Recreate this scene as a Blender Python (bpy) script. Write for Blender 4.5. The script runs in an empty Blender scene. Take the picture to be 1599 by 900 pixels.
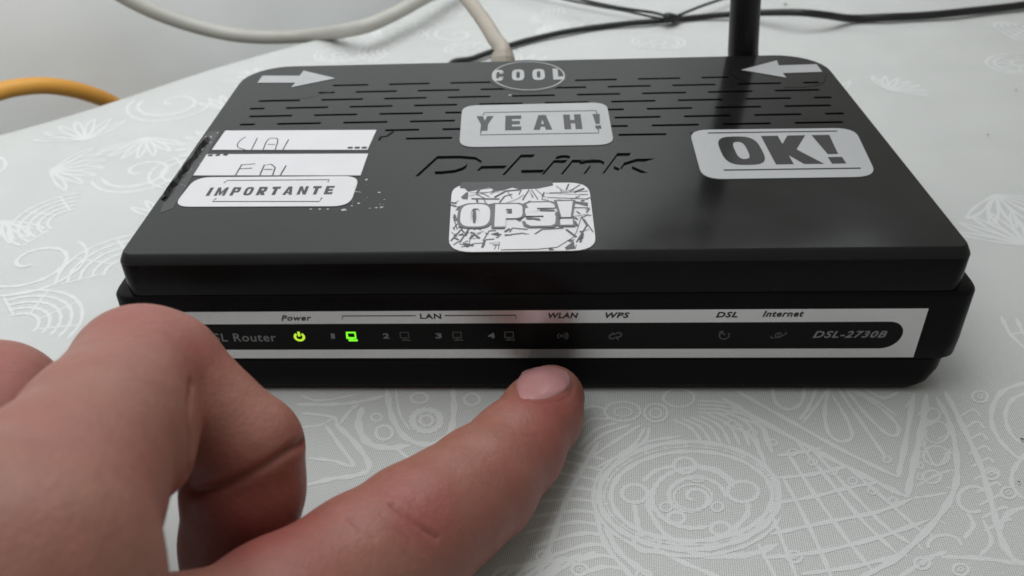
import bpy, math, random
import numpy as np
from mathutils import Matrix, Vector
from mathutils.geometry import delaunay_2d_cdt

random.seed(7)
CM = 0.01
sc = bpy.context.scene
COL = sc.collection

# ------------------------------------------------------------------ camera
CAM = np.array([-0.138971, -12.332419, 11.071375])          # centimetres
PITCH, YAW, ROLL = 0.973860, 0.076006, -0.050206
FPX, CX, CY = 1359.13, 733.285, 431.241                     # lens in pixels of the 1599 px frame
def _rot():
    cp, sp, cy, sy, cr, sr = math.cos(PITCH), math.sin(PITCH), math.cos(YAW), math.sin(YAW), math.cos(ROLL), math.sin(ROLL)
    rx = np.array([[1, 0, 0], [0, cp, -sp], [0, sp, cp]])
    rz = np.array([[cy, -sy, 0], [sy, cy, 0], [0, 0, 1]])
    rr = np.array([[cr, -sr, 0], [sr, cr, 0], [0, 0, 1]])
    return rz @ rx @ rr
ROT = _rot()
cd = bpy.data.cameras.new('camera')
cam = bpy.data.objects.new('camera', cd)
COL.objects.link(cam)
m4 = Matrix([list(r) + [0] for r in ROT.tolist()] + [[0, 0, 0, 1]])
m4.translation = Vector((CAM * CM).tolist())
cam.matrix_world = m4
cd.sensor_width = 36
cd.lens = FPX / 1599 * 36
cd.shift_x = (799.5 - CX) / 1599
cd.shift_y = (CY - 450) / 1599
cd.clip_start = 0.005
cd.clip_end = 50
cd.dof.use_dof = True
cd.dof.focus_distance = 0.155
cd.dof.aperture_fstop = 30
sc.camera = cam

# ------------------------------------------------------------------ light of the room
w = bpy.data.worlds.new('World'); sc.world = w; w.use_nodes = True
bg = w.node_tree.nodes['Background']
bg.inputs[0].default_value = (0.99, 1.0, 0.93, 1)
bg.inputs[1].default_value = 0.265
ld = bpy.data.lights.new('window_light', 'AREA')
ld.shape = 'RECTANGLE'; ld.size = 0.7; ld.size_y = 0.35; ld.energy = 2.65; ld.color = (0.94, 0.975, 1.0)
lo = bpy.data.objects.new('window_light', ld); COL.objects.link(lo)
lo.location = (-0.07, 0.16, 0.37)
lo.rotation_euler = (Vector((-0.22, 0.25, 0)) - Vector(lo.location)).to_track_quat('-Z', 'Y').to_euler()
sc.view_settings.view_transform = 'Standard'
sc.view_settings.look = 'None'
sc.view_settings.exposure = 0.0
sc.view_settings.gamma = 1.0
sc.cycles.use_denoising = True
sc.cycles.max_bounces = 8
sc.cycles.filter_width = 1.7

# ------------------------------------------------------------------ helpers
def ray(px, py):
    return ROT @ np.array([(px - CX) / FPX, -(py - CY) / FPX, -1.0])
def at_z(px, py, z):
    d = ray(px, py); return CAM + (z - CAM[2]) / d[2] * d
def at_y(px, py, y):
    d = ray(px, py); return CAM + (y - CAM[1]) / d[1] * d
def at_d(px, py, dep):
    return CAM + dep * ray(px, py)
R2 = math.sqrt(0.5)
V0 = -20.44
def at_v(px, py, v):            # vertical plane v cm inside the table edge
    d = ray(px, py); n = np.array([R2, -R2, 0])
    return CAM + (v + V0 - CAM @ n) / (d @ n) * d
def scale_at(p):
    return FPX / float(-((np.asarray(p) - CAM) @ ROT)[2])

def obj(name, verts, faces, mat, parent=None, smooth=False, kind=None, cm=True):
    me = bpy.data.meshes.new(name)
    v = np.asarray(verts, dtype=float)
    if cm: v = v * CM
    me.from_pydata(v.tolist(), [], [list(map(int, f)) for f in faces])
    if mat: me.materials.append(mat)
    if smooth: me.polygons.foreach_set('use_smooth', [True] * len(me.polygons))
    me.update()
    o = bpy.data.objects.new(name, me); COL.objects.link(o)
    if parent is not None: o.parent = parent
    if kind: o['kind'] = kind
    return o
def tag(o, label, cat, group=None):
    o['label'] = label; o['category'] = cat
    if group: o['group'] = group
    return o

def catmull(pts, n=8, closed=False):
    P = [np.asarray(p, float) for p in pts]
    out = []
    m = len(P)
    rng = range(m) if closed else range(m - 1)
    for i in rng:
        if closed: a, b, c, d = P[(i - 1) % m], P[i], P[(i + 1) % m], P[(i + 2) % m]
        else:
            b, c = P[i], P[i + 1]
            a = P[i - 1] if i else 2 * b - c
            d = P[i + 2] if i + 2 < m else 2 * c - b
        for k in range(n):
            t = k / n
            out.append(0.5 * (2 * b + (c - a) * t + (2 * a - 5 * b + 4 * c - d) * t * t + (3 * b - a - 3 * c + d) * t ** 3))
    if not closed: out.append(P[-1])
    return out

class Geo:
    def __init__(s): s.v = []; s.f = []
    def add(s, v, f):
        b = len(s.v); s.v += [tuple(p) for p in v]; s.f += [tuple(i + b for i in q) for q in f]
    def box(s, x0, x1, y0, y1, z0, z1):
        s.add([(x0, y0, z0), (x1, y0, z0), (x1, y1, z0), (x0, y1, z0), (x0, y0, z1), (x1, y0, z1), (x1, y1, z1), (x0, y1, z1)],
              [(3, 2, 1, 0), (4, 5, 6, 7), (0, 1, 5, 4), (1, 2, 6, 5), (2, 3, 7, 6), (3, 0, 4, 7)])
    def tube(s, path, r, n=14, cap=True):
        P = [np.asarray(p, float) for p in path]
        rs = r if hasattr(r, '__len__') else [r] * len(P)
        v = []; f = []; ref = None
        for i, p in enumerate(P):
            t = P[min(i + 1, len(P) - 1)] - P[max(i - 1, 0)]; t /= (np.linalg.norm(t) + 1e-12)
            if ref is None:
                ref = np.cross(t, [0, 0, 1.0])
                if np.linalg.norm(ref) < .1: ref = np.cross(t, [0, 1.0, 0])
            ref = ref - t * (ref @ t); ref /= np.linalg.norm(ref)
            b = np.cross(t, ref)
            for k in range(n):
                a = 2 * math.pi * k / n
                v.append(p + rs[i] * (math.cos(a) * ref + math.sin(a) * b))
        for i in range(len(P) - 1):
            for k in range(n):
                k2 = (k + 1) % n
                f.append((i * n + k, i * n + k2, (i + 1) * n + k2, (i + 1) * n + k))
        if cap:
            f.append(tuple(range(n))[::-1]); f.append(tuple((len(P) - 1) * n + k for k in range(n)))
        s.add(v, f)
    def make(s, name, mat, parent=None, smooth=False, kind=None):
        return obj(name, s.v, s.f, mat, parent, smooth, kind)

def shade_auto(o, deg=35):
    me = o.data
    me.polygons.foreach_set('use_smooth', [True] * len(me.polygons))
    try: me.set_sharp_from_angle(angle=math.radians(deg))
    except Exception: pass

# ------------------------------------------------------------------ materials
def mat(name, color, rough=0.5, spec=0.5, metal=0.0, **kw):
    m = bpy.data.materials.new(name); m.use_nodes = True
    b = m.node_tree.nodes['Principled BSDF']
    b.inputs['Base Color'].default_value = (*color, 1)
    b.inputs['Roughness'].default_value = rough
    b.inputs['Specular IOR Level'].default_value = spec
    b.inputs['Metallic'].default_value = metal
    for k, v in kw.items(): b.inputs[k].default_value = v
    return m
def noise_tint(m, scale, amount, c2, detail=4, rough_var=0, bump=0, bump_scale=None, bump_dist=0.0002):
    nt = m.node_tree; N = nt.nodes; L = nt.links; b = N['Principled BSDF']
    tc = N.new('ShaderNodeTexCoord'); no = N.new('ShaderNodeTexNoise'); no.inputs['Scale'].default_value = scale; no.inputs['Detail'].default_value = detail
    L.new(tc.outputs['Object'], no.inputs['Vector'])
    mr = N.new('ShaderNodeMapRange'); mr.inputs['From Min'].default_value = .35; mr.inputs['From Max'].default_value = .7
    mr.inputs['To Max'].default_value = amount
    L.new(no.outputs['Fac'], mr.inputs['Value'])
    mx = N.new('ShaderNodeMix'); mx.data_type = 'RGBA'
    mx.inputs['A'].default_value = b.inputs['Base Color'].default_value[:]
    mx.inputs['B'].default_value = (*c2, 1)
    L.new(mr.outputs[0], mx.inputs['Factor']); L.new(mx.outputs['Result'], b.inputs['Base Color'])
    if rough_var:
        m2 = N.new('ShaderNodeMapRange'); r = b.inputs['Roughness'].default_value
        m2.inputs['From Min'].default_value = .3; m2.inputs['From Max'].default_value = .7
        m2.inputs['To Min'].default_value = max(0, r - rough_var); m2.inputs['To Max'].default_value = r + rough_var
        L.new(no.outputs['Fac'], m2.inputs['Value']); L.new(m2.outputs[0], b.inputs['Roughness'])
    if bump:
        n2 = N.new('ShaderNodeTexNoise'); n2.inputs['Scale'].default_value = bump_scale or scale * 8; n2.inputs['Detail'].default_value = 3
        L.new(tc.outputs['Object'], n2.inputs['Vector'])
        bp = N.new('ShaderNodeBump'); bp.inputs['Strength'].default_value = bump; bp.inputs['Distance'].default_value = bump_dist
        L.new(n2.outputs['Fac'], bp.inputs['Height']); L.new(bp.outputs[0], b.inputs['Normal'])
    return m

M_LID = noise_tint(mat('black_lid_plastic', (0.009, 0.0085, 0.009), 0.15, 0.34), 60, .5, (0.013, 0.0125, 0.013), rough_var=.04, bump=.12, bump_scale=2600, bump_dist=.00003)
M_SHELL = noise_tint(mat('black_shell_plastic', (0.005, 0.0045, 0.005), 0.36, 0.07), 80, .6, (0.007, 0.0065, 0.007), rough_var=.08)
M_LID_SHADE = noise_tint(mat('shaded_lid_plastic', (0.005, 0.0045, 0.005), 0.22, 0.10), 80, .6, (0.007, 0.0065, 0.007), rough_var=.08)  # same lid plastic, made darker to paint shade on its upright faces
M_CHAM = noise_tint(mat('half_shaded_lid_bevel', (0.010, 0.0095, 0.010), 0.42, 0.22), 80, .6, (0.014, 0.013, 0.014), rough_var=.05)  # lid plastic again, dulled so the bevel keeps a painted half shade
M_SLOT = mat('slot_dark', (0.004, 0.004, 0.004), 0.7, 0.1)
M_SILVER = noise_tint(mat('silver_foil', (0.62, 0.61, 0.61), 0.24, 0.5, 0.75), 40, .3, (0.55, 0.54, 0.54), rough_var=.05)
M_LANE = mat('smoked_strip', (0.005, 0.005, 0.005), 0.25, 0.10)
M_INK = mat('black_ink', (0.02, 0.02, 0.02), 0.5, 0.3)
M_GREYINK = mat('grey_ink', (0.20, 0.20, 0.205), 0.6, 0.3)
M_DIMINK = mat('dim_icon_ink', (0.075, 0.078, 0.078), 0.6, 0.3)
M_STICK_W = noise_tint(mat('white_sticker', (0.53, 0.52, 0.53), 0.45, 0.4), 120, .5, (0.49, 0.48, 0.49), bump=.1, bump_scale=900, bump_dist=.0001)
M_STICK_G = noise_tint(mat('silver_grey_sticker', (0.34, 0.34, 0.345), 0.36, 0.5), 150, .6, (0.30, 0.30, 0.305), rough_var=.06, bump=.1, bump_scale=700, bump_dist=.0001)
M_STICK_INK = mat('sticker_black', (0.028, 0.027, 0.028), 0.2, 0.5)
M_GLUE = mat('sticker_residue', (0.42, 0.42, 0.42), 0.6, 0.3)
M_SHARD = mat('shard_grey_ink', (0.09, 0.09, 0.09), 0.6, 0.3)
M_SHARD2 = mat('shard_pale_ink', (0.12, 0.12, 0.125), 0.6, 0.3)
M_BLACKRUB = noise_tint(mat('black_cable_rubber', (0.012, 0.012, 0.012), 0.42, 0.35), 90, .5, (0.02, 0.02, 0.019))
M_ANT = noise_tint(mat('antenna_plastic', (0.008, 0.008, 0.0085), 0.35, 0.35), 90, .5, (0.012, 0.012, 0.012))
M_WHITECAB = noise_tint(mat('white_cable_jacket', (0.40, 0.39, 0.35), 0.45, 0.4), 70, .6, (0.33, 0.315, 0.28))
M_BEIGECAB = noise_tint(mat('beige_cable_jacket', (0.34, 0.30, 0.25), 0.45, 0.4), 90, .6, (0.29, 0.25, 0.205))
M_ORANGE = noise_tint(mat('orange_cable_jacket', (0.60, 0.30, 0.055), 0.45, 0.35), 30, .8, (0.55, 0.24, 0.035), bump=.05, bump_scale=300)
M_CLEAR = mat('clear_film', (0.03, 0.03, 0.03), 0.25, 0.5)

def led_mat(name, c, s):
    m = mat(name, (0.02, 0.05, 0.01), 0.5)
    b = m.node_tree.nodes['Principled BSDF']
    b.inputs['Emission Color'].default_value = (*c, 1); b.inputs['Emission Strength'].default_value = s
    return m
M_LED_Y = led_mat('power_led_glow', (0.50, 0.80, 0.03), 1.0)
M_LED_G = led_mat('lan_led_glow', (0.20, 1.0, 0.02), 1.15)

def wall_material():
    m = mat('painted_white_wall', (0.86, 0.865, 0.855), 0.7, 0.25)
    noise_tint(m, 9, .6, (0.82, 0.83, 0.825), detail=6, bump=.6, bump_scale=28, bump_dist=.0012)
    return m
M_WALL = wall_material()

def cloth_material(name, base, thread, amp, bump=True):
    m = mat(name, base, 0.72, 0.22)
    nt = m.node_tree; N = nt.nodes; L = nt.links; b = N['Principled BSDF']
    tc = N.new('ShaderNodeTexCoord')
    mp = N.new('ShaderNodeMapping'); mp.inputs['Rotation'].default_value = (0, 0, math.radians(7))
    L.new(tc.outputs['Object'], mp.inputs['Vector'])
    wv = []
    for ax in ('X', 'Y'):
        wt = N.new('ShaderNodeTexWave'); wt.wave_type = 'BANDS'; wt.bands_direction = ax
        wt.inputs['Scale'].default_value = 950
        wt.inputs['Distortion'].default_value = 1.2; wt.inputs['Detail'].default_value = 1; wt.inputs['Detail Scale'].default_value = .05
        L.new(mp.outputs[0], wt.inputs['Vector']); wv.append(wt)
    mul = N.new('ShaderNodeMath'); mul.operation = 'MULTIPLY'
    L.new(wv[0].outputs['Fac'], mul.inputs[0]); L.new(wv[1].outputs['Fac'], mul.inputs[1])
    n2 = N.new('ShaderNodeTexNoise'); n2.inputs['Scale'].default_value = 55; n2.inputs['Detail'].default_value = 5
    L.new(tc.outputs['Object'], n2.inputs['Vector'])
    mr = N.new('ShaderNodeMapRange'); mr.inputs['From Min'].default_value = .1; mr.inputs['From Max'].default_value = .75
    mr.inputs['To Min'].default_value = 0; mr.inputs['To Max'].default_value = amp
    L.new(mul.outputs[0], mr.inputs['Value'])
    mx = N.new('ShaderNodeMix'); mx.data_type = 'RGBA'
    mx.inputs['A'].default_value = (*base, 1); mx.inputs['B'].default_value = (*thread, 1)
    L.new(mr.outputs[0], mx.inputs['Factor'])
    m3 = N.new('ShaderNodeMapRange'); m3.inputs['From Min'].default_value = .3; m3.inputs['From Max'].default_value = .75
    m3.inputs['To Min'].default_value = .97; m3.inputs['To Max'].default_value = 1.04
    L.new(n2.outputs['Fac'], m3.inputs['Value'])
    vm = N.new('ShaderNodeVectorMath'); vm.operation = 'SCALE'
    L.new(mx.outputs['Result'], vm.inputs[0]); L.new(m3.outputs[0], vm.inputs['Scale'])
    L.new(vm.outputs[0], b.inputs['Base Color'])
    bp = N.new('ShaderNodeBump'); bp.inputs['Strength'].default_value = .25; bp.inputs['Distance'].default_value = .00012; bp.invert = True
    L.new(mul.outputs[0], bp.inputs['Height']); L.new(bp.outputs[0], b.inputs['Normal'])
    return m
M_CLOTH = cloth_material('woven_cloth', (0.58, 0.583, 0.565), (0.13, 0.135, 0.135), .82)
M_PRINT = cloth_material('woven_cloth_white_print', (0.62, 0.625, 0.61), (0.40, 0.40, 0.40), .7)

# ------------------------------------------------------------------ the tablecloth
def uv(x, y): return (x + y) * R2, (x - y) * R2 - V0
def sst(a, b, t):
    t = np.clip((t - a) / (b - a), 0, 1); return t * t * (3 - 2 * t)
def cloth_h(x, y):
    x = np.asarray(x, float); y = np.asarray(y, float)
    d = np.maximum(np.abs(x) - 9.5, np.maximum(y - 9.5, -6 - y))
    mk = sst(0, 6, d)
    h = .07 * np.sin(x * .55 + .9 * np.sin(y * .23)) * np.sin(y * .31 + 1) + .05 * np.sin((x * .8 - y * .7) * .5) + .03 * np.sin(x * 1.7 + y * 1.1)
    fold = .22 * np.exp(-((y - 18.2 - .05 * (x - 8)) / .8) ** 2) * sst(7, 12, x) * (1 - sst(17, 24, x))
    return mk * (h * .7 + .05) + mk * fold
def edge_wave(u): return .16 * np.sin(u * .55 + 2.1) + .1 * np.sin(u * .21)
us = np.arange(-55, 75.01, .5)
vs_in = np.arange(.6, 75.01, .5)
prof = [(-.05, -26), (-.05, -15), (-.05, -6), (-.05, -2), (-.04, -.9), (-.02, -.45), (.06, -.2), (.2, -.06), (.38, -.01)]
verts = []; nV = len(prof) + len(vs_in)
for u in us:
    ew = edge_wave(u)
    for k, (v, z) in enumerate(prof):
        vv = v + ew + (-.3 + .35 * math.sin(u * .8)) * min(1, -min(z + .45, 0) / 8)
        x = (u + (vv + V0)) * R2; y = (u - (vv + V0)) * R2
        verts.append((x, y, z))
    for v in vs_in:
        vv = v + ew * math.exp(-v / 3)
        x = (u + (vv + V0)) * R2; y = (u - (vv + V0)) * R2
        verts.append((x, y, float(cloth_h(x, y)) * min(1, v / 2)))
faces = []
for i in range(len(us) - 1):
    for j in range(nV - 1):
        a = i * nV + j; faces.append((a, a + nV, a + nV + 1, a + 1))
cloth = obj('tablecloth', verts, faces, M_CLOTH, smooth=True)
tag(cloth, 'white woven tablecloth with lace-like flower print under the black router', 'tablecloth')

# printed lace pattern: pale ribbons lying on the weave
pat = Geo()
RIB = [0]
def cloth_z(x, y):
    u, v = uv(x, y)
    d = max(abs(x) - 9.5, y - 9.5, -6 - y)
    return float(cloth_h(x, y)) * min(1, max(0, (v - .1) / 2)) + 0.0015 + .002 * float(sst(0, 3, d))
def ribbon_xy(path, width, closed=False, n=6):
    P = catmull(path, n, closed)
    if closed: P.append(P[0])
    P = [np.array(p[:2]) for p in P]
    RIB[0] = (RIB[0] + 1) % 60
    dz = .00006 * RIB[0]
    v = []; f = []
    L = len(P)
    for i, p in enumerate(P):
        t = P[min(i + 1, L - 1)] - P[max(i - 1, 0)]
        if closed and i in (0, L - 1): t = P[1] - P[L - 2]
        t = t / (np.linalg.norm(t) + 1e-9); nrm = np.array([-t[1], t[0]])
        wd = width * (.5 + .12 * math.sin(i * 1.3 + L))
        if not closed: wd *= min(1, .45 + .3 * min(i, L - 1 - i))
        for s in (-1, 1):
            q = p + s * nrm * wd
            if uv(q[0], q[1])[1] < .6: return
            v.append((q[0], q[1], cloth_z(q[0], q[1]) + dz + i * 4e-5))
    for i in range(L - 1): f.append((2 * i, 2 * i + 2, 2 * i + 3, 2 * i + 1))
    pat.add(v, f)
def rb(pts, w=.085, closed=False):
    ribbon_xy([at_z(px, py, 0)[:2] for px, py in pts], w, closed)
def ell(cx, cy, rx, ry, w=.08, a0=0, a1=360, rot=0):
    w = min(w, ry / 95 * .8)
    pts = []
    full = a1 - a0 >= 360
    n = 14
    for k in range(n if full else n + 1):
        a = math.radians(a0 + (a1 - a0) * k / n)
        x, y = rx * math.cos(a), -ry * math.sin(a); r = math.radians(rot)
        pts.append((cx + x * math.cos(r) - y * math.sin(r), cy + x * math.sin(r) + y * math.cos(r)))
    rb(pts, w, full)
# big scroll in front of the router
ell(1076, 774, 141, 84, .10); ell(1080, 775, 126, 70, .085)
sp = [(1082 + (52 - 2.4 * k) * math.cos(k * .52), 777 - (36 - 1.6 * k) * math.sin(k * .52)) for k in range(22)]
rb(sp, .075)
ell(1084, 778, 66, 47, .085, 20, 290)
for c in ((1069, 727, 17, 12), (1160, 768, 24, 16), (991, 771, 20, 14), (1010, 848, 20, 14), (1056, 809, 13, 9), (1125, 826, 15, 10)): ell(*c, .075)
rb([(1003, 752), (1025, 735), (1052, 728)]); rb([(1086, 727), (1120, 734), (1148, 754)]); rb([(1168, 784), (1166, 805), (1140, 832)])
rb([(990, 786), (995, 815), (1002, 836)]); rb([(1020, 762), (1012, 790), (1030, 825), (1050, 842), (1090, 852)])
rb([(1024, 858), (1070, 880), (1130, 905)]); rb([(1040, 846), (1100, 868), (1170, 866), (1215, 850)], .1)
rb([(945, 822), (965, 860), (1000, 890), (1040, 925)], .1); rb([(930, 800), (945, 850), (985, 900), (1010, 925)], .08)
ell(1078, 775, 152, 94, .06, 95, 340); ell(1078, 775, 134, 77, .03)
for k in range(26):
    a = math.radians(k * 360 / 26 + 4); rb([(1078 + 130 * math.cos(a), 774 + 74 * math.sin(a)), (1077 + 137 * math.cos(a), 774 + 80 * math.sin(a))], .05)
for c in ((1082, 777, 30, 20), (1090, 748, 10, 5), (1040, 792, 9, 7), (1120, 792, 9, 7)): ell(*c, .045)
for k in range(9):
    t = k / 8; x = 1150 + 250 * t; y = 640 + 120 * t; ell(x - 6, y + 22, 7, 5, .04)
for k in range(7):
    t = k / 6; ell(1436 + 10 * (1 - t), 640 + 105 * t, 4, 5, .035)
for k in range(12):
    a = math.radians(-70 + k * 13); rb([(1380 + 98 * math.cos(a), 745 + 115 * math.sin(a)), (1384 + 112 * math.cos(a), 747 + 130 * math.sin(a))], .045)
for k in range(10):
    rb([(1500 + k * 4, 650 + k * 20), (1520 + k * 6, 640 + k * 19), (1532 + k * 5, 652 + k * 18)], .05)
for x, y in ((1530, 620), (1548, 740), (1575, 770), (1440, 880), (1240, 870), (1500, 890), (1005, 900), (905, 890), (850, 870)): ell(x, y, 12, 9, .05); ell(x, y, 4, 3, .04)
# flower beside the fingertip
ell(972, 643, 28, 15, .055); ell(1024, 645, 18, 14, .055); ell(1060, 622, 24, 14, .055); ell(1024, 646, 9, 7, .04); ell(973, 644, 14, 7, .035)
for a, b, c in (((1000, 664), (960, 690), (912, 722)), ((985, 664), (940, 680), (905, 712)), ((1008, 668), (985, 700), (930, 732)),
                ((965, 660), (930, 672), (902, 700)), ((1014, 668), (1006, 690), (960, 722)), ((955, 655), (925, 655), (905, 668)), ((950, 640), (925, 635), (912, 640))): rb([a, b, c], .07)
for k in range(8):
    x = 1052 + k * 13; rb([(x, 656 - k * 2.4), (x + 26 + k * 2, 668 - k), (x + 44 + k * 2, 690 + k * 1.5)], .06)
for k in range(4): rb([(1090, 626 + k * 6), (1125, 628 + k * 6), (1158, 634 + k * 6)], .05)
rb([(1130, 662), (1170, 680), (1195, 722)], .08); rb([(1150, 652), (1190, 668), (1206, 708)], .08)
# the leaves to the left of the scroll
for k in range(11):
    y0 = 700 + k * 17; x0 = 945 - k * 1.5 if k < 6 else 936 + (k - 6) * 9
    rb([(x0, y0 + 18), (x0 - 40, y0 + 8 + k), (x0 - 85 - k * 5, y0 - 12 + k * 7)], .075)
for k in range(6): rb([(930 - k * 22, 862 + k * 4), (890 - k * 22, 880 + k * 2), (840 - k * 15, 912)], .08)
rb([(935, 690), (905, 740), (880, 790), (860, 850), (840, 900)], .09)
# double V with petals, under the right half of the router
rb([(1128, 622), (1200, 664), (1300, 718), (1372, 755), (1416, 777)], .11); rb([(1416, 777), (1428, 720), (1440, 665), (1447, 615)], .11)
rb([(1152, 612), (1230, 656), (1320, 706), (1402, 746)], .09); rb([(1402, 746), (1412, 700), (1427, 615)], .09)
rb([(1296, 600), (1288, 640), (1293, 675), (1312, 690), (1330, 682), (1322, 655), (1300, 618)], .07)
rb([(1305, 602), (1345, 660), (1384, 717)], .07); ell(1385, 718, 6, 5, .05)
rb([(1318, 604), (1350, 645), (1385, 678), (1402, 678), (1398, 660), (1365, 630), (1325, 608)], .07)
rb([(1330, 606), (1370, 628), (1400, 650)], .065); rb([(1350, 608), (1380, 622), (1404, 612)], .065)
rb([(1205, 600), (1212, 630), (1232, 640), (1252, 628), (1256, 600)], .07); rb([(1276, 605), (1262, 638), (1248, 656)], .07); rb([(1296, 604), (1270, 640), (1254, 660)], .06)
# lattice
for l in ([(1222, 745), (1262, 820), (1300, 905)], [(1228, 705), (1270, 770), (1320, 840), (1362, 892)], [(1238, 682), (1290, 745), (1345, 812), (1402, 867)],
          [(1262, 695), (1330, 770), (1385, 825), (1422, 850)], [(1320, 727), (1370, 770), (1440, 832)], [(1184, 850), (1215, 910)], [(1204, 800), (1245, 905)],
          [(1214, 712), (1255, 706), (1284, 700)], [(1213, 747), (1270, 741), (1326, 728)], [(1207, 787), (1270, 776), (1330, 761), (1372, 754)],
          [(1202, 835), (1290, 816), (1370, 800), (1425, 779)], [(1190, 872), (1280, 862), (1370, 840), (1452, 812)], [(1250, 897), (1330, 886), (1402, 868)]): rb(l, .075)
rb([(1462, 620), (1484, 665), (1494, 720), (1490, 765), (1462, 812), (1405, 868), (1340, 905)], .095)
rb([(1476, 612), (1502, 664), (1530, 725), (1548, 785), (1563, 840), (1585, 880)], .10)
for c in ((1462, 675, 19, 17), (1455, 648, 13, 10), (1462, 712, 20, 15), (1455, 745, 14, 10)): ell(*c, .05)
rb([(1440, 690), (1462, 728), (1486, 700)], .05); rb([(1430, 760), (1462, 742), (1484, 735)], .05); rb([(1425, 778), (1450, 775), (1478, 770)], .05)
# right margin
rb([(1605, 596), (1565, 612), (1548, 645), (1556, 680), (1585, 712), (1610, 720)], .08); rb([(1608, 612), (1580, 625), (1570, 650), (1580, 680), (1608, 700)], .07)
rb([(1610, 700), (1585, 730), (1580, 756), (1598, 778), (1625, 772)], .07); ell(1520, 780, 24, 20, .07, 30, 300)
rb([(1620, 790), (1578, 800), (1560, 830), (1575, 868), (1610, 885)], .08); rb([(1510, 800), (1520, 820), (1505, 842)], .07); ell(1475, 852, 26, 16, .06, 0, 200)
rb([(1470, 870), (1530, 872), (1600, 882)], .08); rb([(1400, 905), (1450, 872), (1478, 862)], .07); rb([(1535, 812), (1548, 846), (1530, 868)], .06)
# between the two fingers
rb([(604, 608), (612, 650), (634, 684), (672, 694), (702, 676), (709, 640), (707, 606)], .11); rb([(618, 606), (624, 645), (640, 672)], .05)
ell(666, 657, 22, 17, .12); ell(666, 657, 10, 8, .06); ell(655, 622, 13, 8, .06); ell(737, 624, 12, 9, .06)
for a in range(6): ell(666 + 15 * math.cos(a), 657 + 12 * math.sin(a), 2.6, 2.2, .035)
rb([(566, 636), (560, 664), (575, 692), (608, 700), (640, 696)], .13); ell(588, 652, 8, 6, .06); ell(600, 676, 13, 11, .07)
rb([(508, 664), (530, 695), (552, 728), (520, 720), (482, 716)], .07); rb([(524, 662), (556, 694), (577, 728), (560, 742), (520, 748), (478, 758)], .10)
rb([(462, 632), (520, 632), (560, 628), (604, 618)], .09); rb([(470, 645), (520, 652), (528, 664), (548, 640), (560, 632)], .07); rb([(468, 668), (500, 664), (520, 655)], .05)
rb([(620, 702), (650, 720), (700, 706)], .07); rb([(470, 618), (500, 626), (560, 616)], .06)
# cloth at the left and back: arcs, rings and leaves of the same print
def motif(x, y, s, rg):
    k = rg.randrange(4); a0 = rg.random() * 6.28
    if k == 0:
        for r in (1, .78, .3): ribbon_xy([(x + s * r * math.cos(a0 + t * .63), y + s * r * .8 * math.sin(a0 + t * .63)) for t in range(10)], .09, True)
        for t in range(9): 
            a = t * .698; ribbon_xy([(x + s * .38 * math.cos(a), y + s * .32 * math.sin(a)), (x + s * .72 * math.cos(a + .1), y + s * .58 * math.sin(a + .1))], .08)
    elif k == 1:
        ribbon_xy([(x + s * (1 - t * .07) * math.cos(a0 + t * .6), y + s * (1 - t * .07) * math.sin(a0 + t * .6)) for t in range(14)], .1)
        ribbon_xy([(x + s * (1.25 - t * .03) * math.cos(a0 + t * .4), y + s * (1.25 - t * .03) * math.sin(a0 + t * .4)) for t in range(10)], .08)
    elif k == 2:
        for t in range(7):
            a = a0 + t * .33
            ribbon_xy([(x, y), (x + s * .8 * math.cos(a - .1), y + s * .8 * math.sin(a - .1)), (x + s * 1.3 * math.cos(a), y + s * 1.3 * math.sin(a)),
                       (x + s * .8 * math.cos(a + .12), y + s * .8 * math.sin(a + .12)), (x + .02, y)], .075)
    else:
        for t in range(5):
            r = s * (.5 + .22 * t)
            ribbon_xy([(x + r * math.cos(a0 + q * .35), y + r * math.sin(a0 + q * .35)) for q in range(8)], .08)
        for t in range(4):
            a = a0 + t * .7 + .2; ribbon_xy([(x + s * .5 * math.cos(a), y + s * .5 * math.sin(a)), (x + s * 1.35 * math.cos(a + .15), y + s * 1.35 * math.sin(a + .15))], .07)
rg = random.Random(3)
for gx in range(-14, 16):
    for gy in range(-8, 16):
        x = gx * 2.3 + rg.uniform(-.5, .5); y = gy * 2.3 + rg.uniform(-.5, .5)
        if -8.3 < x < 10.8 and -6.5 < y < 9: continue
        if x >= 7.2 and -6.5 < y < 1.2 and x < 10: continue
        if x > 2 and y > 8 and rg.random() < .8: continue
        motif(x, y, rg.uniform(.9, 1.25), rg)
po = pat.make('printed_lace_pattern', M_PRINT, cloth, True, 'stuff')
# specks
sg = Geo()
for px, py, r in ((1594, 689, .04), (1590, 756, .022), (1541, 215, .04), (1226, 9, .07), (1585, 146, .04)):
    c = at_z(px, py, 0); z = cloth_z(c[0], c[1]) + .05
    n = 7; ring = [(c[0] + r * random.uniform(.6, 1.4) * math.cos(k * 2 * math.pi / n), c[1] + r * random.uniform(.5, 1) * math.sin(k * 2 * math.pi / n), z) for k in range(n)]
    sg.add(ring + [(c[0], c[1], z + r * .5)], [(k, (k + 1) % n, n) for k in range(n)])
sg.make('lint_specks', mat('lint_speck', (.1, .1, .095), .8), cloth, False, 'stuff')

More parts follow.
